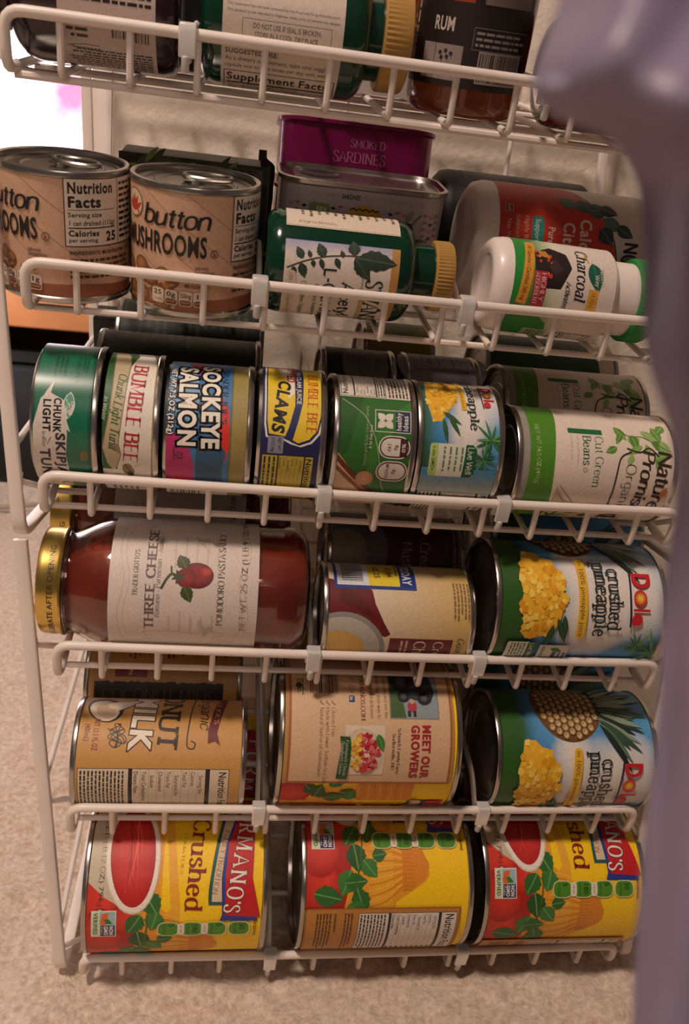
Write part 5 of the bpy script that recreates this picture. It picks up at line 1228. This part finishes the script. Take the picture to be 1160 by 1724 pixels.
lie_can(4, .1585, .2515, .0295, 30, 'dark maroon soup can lying behind the can with the price sticker', cream_back, 'creamb', s=s_front(.0295, 4) + .0605, name='soup_can', shift=10)
lie_can(4, .2545, .3645, .0385, 24, 'big blue can of crushed pineapple on the third shelf, right of the small soup can', dole_big, 'dole', shift=-25, name='pineapple_can')
lie_can(4, .272, .382, .0385, 24, 'big blue pineapple can hidden behind the one right of the small soup can', dole_big, 'dole', s=s_front(.0385, 4) + .0785, shift=60, name='pineapple_can')

lie_can(3, -.0056, .0290, .039, 14, 'short green can of skipjack tuna, leftmost of the front row of small cans', skipjack, 'skip', lm=LITHO, two=True, name='tuna_can')
lie_can(3, .0300, .0606, .038, 14, 'short tuna can with red lettering on a cream banner, second from the left', chunk_light, 'chunk', two=True, name='tuna_can')
lie_can(3, .0615, .1100, .037, 14, 'salmon can with black and white lettering on blue and pink', salmon, 'salmon', two=True, name='salmon_can')
lie_can(3, .1115, .1500, .0375, 14, 'navy blue and yellow clam can beside the salmon can', clams, 'clam', two=True, name='clam_can')
lie_can(3, .1542, .2005, .037, 14, 'green and white can with two oval nutrition badges, right of the clam can', healthy, 'heal', up=-1, name='water_chestnut_can')
lie_can(3, .2015, .2515, .037, 14, 'small blue can of crushed pineapple in the front row of small cans', dole_small, 'doles', name='pineapple_can')
lie_can(3, .2612, .3602, .0325, 14, 'white and green can of cut green beans at the front right of the tuna shelf', green_beans, 'beans', name='green_bean_can', group='green bean cans')
lie_can(3, .2715, .3705, .0325, 14, 'white and green can of cut green beans lying behind the front one', green_beans, 'beans', s=s_front(.0325, 3) + .0665, shift=-6, name='green_bean_can', group='green bean cans')
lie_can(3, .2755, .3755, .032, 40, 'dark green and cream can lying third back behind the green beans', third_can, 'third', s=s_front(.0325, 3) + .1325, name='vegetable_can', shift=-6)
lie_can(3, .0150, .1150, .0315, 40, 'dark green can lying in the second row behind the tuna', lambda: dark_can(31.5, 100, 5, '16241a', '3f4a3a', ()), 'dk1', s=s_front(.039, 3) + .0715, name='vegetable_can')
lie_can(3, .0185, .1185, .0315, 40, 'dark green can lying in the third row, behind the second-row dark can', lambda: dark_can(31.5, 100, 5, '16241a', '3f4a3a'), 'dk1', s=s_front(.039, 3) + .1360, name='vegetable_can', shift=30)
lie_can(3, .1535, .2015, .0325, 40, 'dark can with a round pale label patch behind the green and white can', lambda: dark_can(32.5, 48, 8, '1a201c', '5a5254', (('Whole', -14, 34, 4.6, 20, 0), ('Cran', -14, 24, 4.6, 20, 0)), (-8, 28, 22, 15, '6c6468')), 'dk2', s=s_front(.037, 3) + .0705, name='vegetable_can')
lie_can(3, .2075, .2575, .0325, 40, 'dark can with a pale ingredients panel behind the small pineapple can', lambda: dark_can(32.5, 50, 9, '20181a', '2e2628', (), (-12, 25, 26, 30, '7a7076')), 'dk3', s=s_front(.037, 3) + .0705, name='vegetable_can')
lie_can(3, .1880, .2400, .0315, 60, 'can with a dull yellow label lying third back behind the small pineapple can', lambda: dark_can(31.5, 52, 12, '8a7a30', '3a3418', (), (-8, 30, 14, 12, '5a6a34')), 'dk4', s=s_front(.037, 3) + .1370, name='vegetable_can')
def carton(t, x0, x1, s0, s1, h, label, base, art=None, name='carton', cat='box'):
    M = Matrix((XV, SV, NV)).transposed().to_4x4(); M.translation = SP(t, x0, s0, .0021)
    root = empty(name, label, cat, None, M)
    MB().rbox((0, 0, 0), (x1 - x0, s1 - s0, h), .0015, 2).build('body', mat(name + base, base, .5, 0, .08, 40), root)
    if art: art().build('label', root, PAPER, flat=((0, -.0002, 0), (1, 0, 0), (0, 0, 1)))
    return root
def box_art():
    a = Art(); a.rect(1, 1, 112, 39, '141211'); a.ell(16, 24, 9, 10, '5a4640', 20); a.ell(20, 20, 5, 4, '8a6a5a', 30); a.para(34, 16, 104, 3, 4, 1.8, '34362e', seed=3); return a
carton(3, -.0040, .1120, .2010, .2290, .0405, 'black carton with a small picture at the very back of the tuna shelf', '0e0d0d', box_art)

# second shelf from the top
can('mushroom_can', 'small pull-top can of mushrooms at the left end, showing its nutrition panel', standing(2, .0130, .0395, -24), .033, .065, mushrooms, 'mush', group='mushroom cans', tab=True)
can('mushroom_can', 'small pull-top can of mushrooms showing its leaf emblem, next to the end can', standing(2, .0812, .0350, 2), .033, .065, mushrooms, 'mush', group='mushroom cans', tab=True)
def pack_art():
    a = Art(); a.grid(0, 0, 84, 66, 30, 24, lambda x, y: mix(hx('20241a'), hx('4c5634'), max(0, min(1, .35 + .9 * nz(x * .12, y * .12, 4)))))
    rnd = random.Random(3)
    for i in range(22): a.leaf(rnd.uniform(2, 76), rnd.uniform(46, 64), rnd.uniform(6, 12), 3, rnd.uniform(-40, 60), rnd.choice(('5a6a38', '3c4a28', '76824c')))
    a.rect(60, 58, 80, 64, '5a5650'); a.para(62, 62.4, 79, 3, 1.8, 1, '1c1c18', seed=5); a.rect(74, 4, 83, 56, '141410'); a.para(6, 40, 70, 8, 4.4, 2, '6a6a50', seed=6); return a
carton(2, .0365, .1155, .0770, .1080, .0650, 'dark green snack packet standing behind the two mushroom cans', '3a3c2c', pack_art, 'snack_packet', 'packet')
def tin(label, x0, x1, s0, s1, n0, h, m, front, seed, lidm=M_LID, lean=0):
    M = Matrix((XV, SV, NV)).transposed().to_4x4(); M.translation = SP(2, x0, s0, n0)
    if lean: q = Matrix.Translation((0, s1 - s0, 0)); M = M @ q @ Matrix.Rotation(radians(-lean), 4, 'X') @ q.inverted()
    root = empty('sardine_tin', label, 'tin', None, M); Wd, D = x1 - x0, s1 - s0; r = .0165
    def ringpts(o, z, k=8):
        P = []
        for q in range(4):
            cx = Wd - r if q in (0, 3) else r; cy = D - r if q in (0, 1) else r
            for i in range(k + 1): t = pi / 2 * (q + i / k); P.append((cx + (r + o) * cos(t), cy + (r + o) * sin(t), z))
        return P
    def loft(rings):
        mb = MB(); n = len(rings[0]); v = [p for q in rings for p in q]; f = []
        for j in range(len(rings) - 1):
            for i in range(n): f.append((j * n + i, j * n + (i + 1) % n, (j + 1) * n + (i + 1) % n, (j + 1) * n + i))
        f.append(tuple(reversed(range(n)))); f.append(tuple((len(rings) - 1) * n + i for i in range(n))); return mb.add(v, f)
    loft([ringpts(-.004, .0006), ringpts(-.0025, 0), ringpts(-.0006, .0016), ringpts(-.0006, h - .003), ringpts(-.0016, h - .0024)]).build('body', m, root)
    loft([ringpts(-.0030, h - .0032), ringpts(-.0002, h - .0034), ringpts(.0010, h - .0026), ringpts(.0010, h - .0006), ringpts(0, h), ringpts(-.0014, h - .0002), ringpts(-.0026, h - .0022)]).build('rim', m if front != 'white' else M_STEEL, root)
    l = loft([ringpts(-.0026, h - .0032), ringpts(-.0040, h - .0022), ringpts(-.0085, h - .0022), ringpts(-.0095, h - .0016), ringpts(-.0120, h - .0016)]).build('lid', lidm, root)
    mb = MB(); c = (.024, D * .5)
    mb.tube([(c[0] + .011 * cos(q), c[1] + .008 * sin(q), h - .0006) for q in np.linspace(0, 2 * pi, 25)[:-1]], .0012, 8, closed=True); mb.lathe([(.001, 0)], 3, False) if 0 else None
    mb.build('pull_ring', lidm, l)
    a = flat_tin(front, Wd * 1e3 - 6, h * 1e3 - 7, seed)
    # print follows the rounded front corners
    a2 = Art(96 / (2 * pi)); lay0 = a.lay
    for f in a.f:
        a2.lay = a.v[f[0]][2]; a2.poly3([(a.v[i][0], a.v[i][1]) for i in f], a.c[f[0]], [a.c[i] for i in f])
    V = []
    for x, y, l_ in a2.v:
        L = (x + 3) / 1e3; e = -.0004 + l_ * 6e-6
        arc = r * pi / 2; flat0 = Wd - 2 * r; k = (Wd - flat0) / 2
        # arc length measured along the front: corners unroll by their arc
        q = L - Wd / 2
        if abs(q) <= flat0 / 2: V.append((Wd / 2 + q, -e, .0035 + y / 1e3))
        else:
            t = (abs(q) - flat0 / 2) / r; sgn = 1 if q > 0 else -1; V.append((Wd / 2 + sgn * (flat0 / 2 + (r + e) * sin(t)), r - (r + e) * cos(t), .0035 + y / 1e3))
    me = bpy.data.meshes.new('label'); me.from_pydata(V, [], a2.f); me.materials.append(LITHO)
    at = me.color_attributes.new('ink', 'FLOAT_COLOR', 'POINT'); at.data.foreach_set('color', np.array([(*c_, 1.0) for c_ in a2.c], dtype=np.float32).ravel())
    o = bpy.data.objects.new('label', me); COL.objects.link(o); o.parent = root
    return root
M_TINW = mat('pale_tin_paint', 'bdb0b2', .3, .25, .04, 40, coat=.2)
tin('white sardine tin printed with small fish, behind the leafy green bottle', .1258, .2238, .0610, .1150, .0352, .0325, M_TINW, 'white', 3, M_TINW)
tin('pale sardine tin at the bottom, under the tin printed with small fish', .1262, .2242, .0610, .1150, .0022, .0325, M_TINW, 'white', 5, M_TINW)
tin('magenta sardine tin on top of the rear stack, behind the white fish tin', .1262, .2245, .1175, .1715, .0520, .0290, M_MAGENTA, 'magenta', 4, M_MAGENTA, 13)
tin('magenta sardine tin in the middle of the rear stack', .1262, .2245, .1175, .1715, .0273, .0245, M_MAGENTA, 'magenta', 4, M_MAGENTA)
tin('magenta sardine tin at the bottom of the rear stack', .1262, .2245, .1175, .1715, .0022, .0245, M_MAGENTA, 'magenta', 4, M_MAGENTA)
def pouch():
    M = Matrix((XV, SV, NV)).transposed().to_4x4(); M.translation = SP(2, .1165, .1160, .0022)
    root = empty('foil_pouch', 'dark foil pouch with a torn leaf-like corner left of the sardine tins', 'pouch', None, M)
    v = []; f = []; n = 12; m = 10
    for sgn in (-1, 1):
        for j in range(n + 1):
            for i in range(m + 1):
                u, w = i / m, j / n; b = .009 * sin(pi * u) ** .5 * sin(pi * min(1, w * 1.02)) ** .5
                v.append((.0085 * u + .0012 * nz(w * 5, u * 3), .016 + sgn * b * (1 + .4 * nz(u * 4, w * 4, sgn)), w * .058 + (.008 * (1 - u) if j == n else 0)))
    k = (n + 1) * (m + 1)
    for s_ in (0, 1):
        for j in range(n):
            for i in range(m):
                q = (s_ * k + j * (m + 1) + i, s_ * k + j * (m + 1) + i + 1, s_ * k + (j + 1) * (m + 1) + i + 1, s_ * k + (j + 1) * (m + 1) + i); f.append(q if not s_ else q[::-1])
    obj('body', v, f, mat('dark_foil', '1a1812', .35, .3, .2, 60), root)
    MB().rbox((-.002, .0155, .056), (.003, .0165, .0670), .0004, 1).build('seal', mat('foil_edge', '4a4424', .4, .2, .2, 60), root)
pouch()
def body_cap(root_args, **k): return bottle(*root_args, **k)
bottle('supplement_bottle', 'green bottle with a leafy label and gold cap lying beside the mushroom cans', lying(2, .1190, .2225, .027, 1, 0), .027, .0715, .0160, .0810, .0955, M_GREEN, lambda: green_label(), 'swl', M_CAPGOLD, .0190, .0922, .1035)
bottle('powder_bottle', 'large white bottle with an orange-red label lying behind a green-capped bottle', roll(lying(2, .2410, .3810, .0355, 1, 20, s=.0885), -7, .0355), .0355, .1080, .0220, .1180, .1300, M_WHITEPL, calcium, 'calc', M_WHITEPL, .0255, .1215, .1400, ldz=-.011)
bottle('supplement_bottle', 'white bottle with green cap lying in front of the orange-red label', lying(2, .2415, .3420, .0255, 1, 0, dip=1.5), .0255, .0660, .0205, .0725, .0900, M_WHITEPL, charcoal, 'char', M_GREENCAP, .0235, .0862, .0998, sh=.0065, ldz=-.0092)
def dark_bottle_art():
    a = Art(30.0); a.rect(-94, 16, 94, 96, '1a1716')
    for i in range(14): a.para(20 + i * 3.6 - 110, 20, 92, 1, 3, 1.4, '6a625e', rot=90, seed=i)
    return a
bottle('powder_bottle', 'black bottle with fine grey print lying at the back, behind the large white bottle', lying(2, .2350, .3550, .030, 1, 60, s=.1590, n=.0370), .030, .1020, .0180, .1080, .1120, M_BLACK, dark_bottle_art, 'blk', M_BLACK, .0205, .1085, .1200)

# top shelf
bottle('supplement_bottle', 'green plastic bottle lying on the top shelf with a printed back label and gold cap', roll(lying(1, .0885, .1930, .030, 1, -20), -5, .030), .030, .0740, .0195, .0830, .0950, M_GREEN, swanson_back, 'swb', M_CAPGOLD, .0240, .0895, .1045)
bottle('supplement_bottle', 'dark purple bottle with upside-down print lying at the left end of the top shelf', lying(1, -.0270, .0785, .030, -1, -20), .030, .0660, .0185, .0800, .0930, M_PURPLE, purple_back, 'dkl', M_BLACK, .0215, .0880, .1055)
bottle('syrup_bottle', 'upright amber bottle with an orange and black label on the top shelf', standing(1, .2300, .0440, -22), .031, .0980, .0140, .1180, .1400, M_AMBER, amber_label, 'amb', M_BLACK, .0160, .1260, .1420)
bottle('syrup_bottle', 'amber bottle lying at the right end of the top shelf behind the plastic sheet', lying(1, .2690, .3650, .027, 1, -10), .027, .0740, .0140, .0840, .0900, M_AMBER, amber_lying, 'ambl', M_BLACK, .0160, .0850, .0960)
bottle('syrup_bottle', 'black bottle standing at the back between the purple and green bottles', standing(1, .0830, .1000, 0), .024, .0560, .0110, .0760, .1000, M_BLACK, None, None, M_BLACK, .0130, .0860, .1020)
def carton_art():
    a = Art(); a.rect(0, 0, 46, 88, 'd9cec6'); a.rect(30, 20, 46, 80, 'b8482c'); a.para(4, 80, 26, 16, 4, 1.8, '4a3c38', seed=4); return a
carton(1, .1650, .2110, .0900, .1200, .0900, 'white carton with fine print standing behind the gold cap on the top shelf', 'd3c8c0', carton_art)

# ================================================================ plastic sheet hanging close to the camera
SHEET = [[(1277,-3459,5012),(1285,-3519,4992),(1262,-3665,4938),(1312,-3644,4953),(1394,-3570,4990),(1446,-3569,4997),(1551,-3493,5039)],[(1251,-3508,4904),(1253,-3590,4883),(1241,-3714,4849),(1308,-3661,4872),(1367,-3640,4885),(1432,-3622,4898),(1561,-3517,4942)],[(1233,-3539,4861),(1225,-3649,4835),(1232,-3728,4818),(1299,-3676,4838),(1337,-3699,4838),(1428,-3637,4863),(1558,-3535,4903)],[(1218,-3556,4828),(1204,-3689,4800),(1233,-3717,4798),(1286,-3700,4808),(1317,-3738,4804),(1437,-3628,4841),(1548,-3561,4868)],[(1216,-3563,4805),(1201,-3699,4779),(1243,-3696,4785),(1275,-3728,4783),(1315,-3748,4784),(1454,-3609,4825),(1534,-3590,4838)],[(1234,-3560,4789),(1221,-3680,4769),(1263,-3677,4774),(1274,-3751,4764),(1334,-3728,4775),(1472,-3591,4812),(1523,-3614,4815)],[(1276,-3547,4784),(1268,-3639,4770),(1293,-3668,4768),(1290,-3757,4755),(1373,-3686,4775),(1489,-3582,4803),(1524,-3618,4802)],[(1324,-3524,4782),(1323,-3588,4773),(1320,-3665,4763),(1320,-3735,4753),(1419,-3633,4778),(1502,-3577,4795),(1543,-3594,4797)],[(1364,-3507,4753),(1389,-3510,4755),(1380,-3596,4746),(1406,-3616,4747),(1494,-3539,4764),(1525,-3564,4765),(1577,-3560,4771)],[(1388,-3515,4665),(1409,-3523,4667),(1390,-3622,4664),(1442,-3596,4669),(1512,-3552,4677),(1532,-3591,4678),(1616,-3542,4687)],[(1404,-3524,4572),(1414,-3552,4576),(1404,-3632,4581),(1474,-3578,4583),(1516,-3581,4587),(1548,-3602,4591),(1654,-3528,4594)],[(1422,-3544,4514),(1416,-3598,4521),(1426,-3636,4527),(1494,-3585,4525),(1508,-3625,4532),(1565,-3606,4534),(1667,-3535,4532)],[(1452,-3550,4474),(1431,-3621,4486),(1464,-3616,4488),(1511,-3595,4487),(1511,-3646,4497),(1596,-3585,4491),(1672,-3545,4489)],[(1467,-3560,4412),(1443,-3634,4429),(1492,-3601,4424),(1510,-3623,4431),(1521,-3657,4441),(1626,-3572,4425),(1667,-3574,4429)],[(1466,-3578,4350),(1451,-3637,4369),(1500,-3607,4362),(1494,-3665,4380),(1533,-3661,4381),(1637,-3580,4360),(1650,-3617,4373)],[(1458,-3591,4301),(1459,-3627,4315),(1491,-3626,4316),(1478,-3695,4342),(1548,-3651,4329),(1633,-3599,4313),(1638,-3648,4332)],[(1455,-3615,4219),(1471,-3628,4226),(1478,-3667,4245),(1477,-3719,4270),(1567,-3653,4241),(1621,-3643,4238),(1641,-3675,4254)],[(1461,-3631,4132),(1485,-3634,4134),(1469,-3705,4175),(1494,-3721,4185),(1585,-3659,4151),(1613,-3681,4165),(1664,-3678,4164)],[(1461,-3647,4043),(1483,-3654,4048),(1461,-3735,4104),(1516,-3714,4090),(1588,-3680,4067),(1608,-3713,4090),(1697,-3674,4064)],[(1460,-3673,3951),(1470,-3698,3971),(1459,-3762,4024),(1533,-3720,3989),(1576,-3724,3992),(1610,-3741,4006),(1721,-3683,3957)],[(1464,-3697,3839),(1461,-3741,3882),(1474,-3771,3912),(1549,-3733,3872),(1568,-3767,3904),(1632,-3753,3889),(1744,-3700,3834)],[(1471,-3723,3717),(1457,-3780,3784),(1498,-3776,3778),(1555,-3763,3760),(1565,-3805,3808),(1664,-3760,3750),(1754,-3733,3715)],[(1479,-3746,3608),(1464,-3803,3685),(1523,-3780,3651),(1552,-3800,3675),(1574,-3828,3710),(1695,-3766,3620),(1750,-3772,3623)]]
def sheet():
    R = [[(x / 1e4, y / 1e4, z / 1e4 + DZ) for x, y, z in r] for r in SHEET]
    a, b = R[0], R[-1]                      # the sheet goes on above and below what the photo shows, down to the carpet
    up = [[(p[0] + .05 * t + .006 * sin(7 * t + i), p[1] - .03 * t + .008 * sin(5 * t + 2 * i), p[2] + (1.15 - p[2]) * t) for i, p in enumerate(a)] for t in (1, .75, .5, .3, .12)]
    dn = [[(p[0] + .02 * t + .006 * sin(6 * t + i), p[1] + .008 * sin(5 * t + 2 * i), p[2] + (.004 - p[2]) * t) for i, p in enumerate(b)] for t in (.2, .45, .7, .88, 1)]
    R = up + R + dn
    R = [r + [(r[-1][0] + d, r[-1][1] + .012 * sin(14 * d + k * .6) + .1 * d, r[-1][2] + e * (1 if k < 12 else 0)) for d, e in ((.06, .004), (.13, .006), (.22, .008), (.32, .01))] for k, r in enumerate(R)]
    v = [p for r in R for p in r]; w = len(R[0]); f = []
    for j in range(len(R) - 1):
        for i in range(w - 1): f.append((j * w + i, j * w + i + 1, j * w + w + i + 1, j * w + w + i))
    m = bpy.data.materials.new('cloudy_plastic'); m.use_nodes = True; nt = m.node_tree; b = nt.nodes['Principled BSDF']
    b.inputs['Base Color'].default_value = (*hx('988ca4'), 1); b.inputs['Roughness'].default_value = .38
    tr = nt.nodes.new('ShaderNodeBsdfTranslucent'); tr.inputs[0].default_value = (*hx('988ca8'), 1); mx = nt.nodes.new('ShaderNodeMixShader'); mx.inputs[0].default_value = .3
    tc = nt.nodes.new('ShaderNodeTexCoord'); n = nt.nodes.new('ShaderNodeTexNoise'); n.inputs['Scale'].default_value = 28; bp = nt.nodes.new('ShaderNodeBump'); bp.inputs['Strength'].default_value = .3; bp.inputs['Distance'].default_value = .004
    nt.links.new(tc.outputs['Object'], n.inputs['Vector']); nt.links.new(n.outputs['Fac'], bp.inputs['Height']); nt.links.new(bp.outputs[0], b.inputs['Normal'])
    nt.links.new(b.outputs[0], mx.inputs[1]); nt.links.new(tr.outputs[0], mx.inputs[2]); nt.links.new(mx.outputs[0], nt.nodes['Material Output'].inputs['Surface'])
    o = obj('plastic_sheet', v, f, m); sb = o.modifiers.new('smooth', 'SUBSURF'); sb.levels = 2; sb.render_levels = 3
    so = o.modifiers.new('thickness', 'SOLIDIFY'); so.thickness = .0006
    tag(o, 'blurred lavender-white plastic sheet hanging down the right edge of the photo', 'plastic sheet')
sheet()
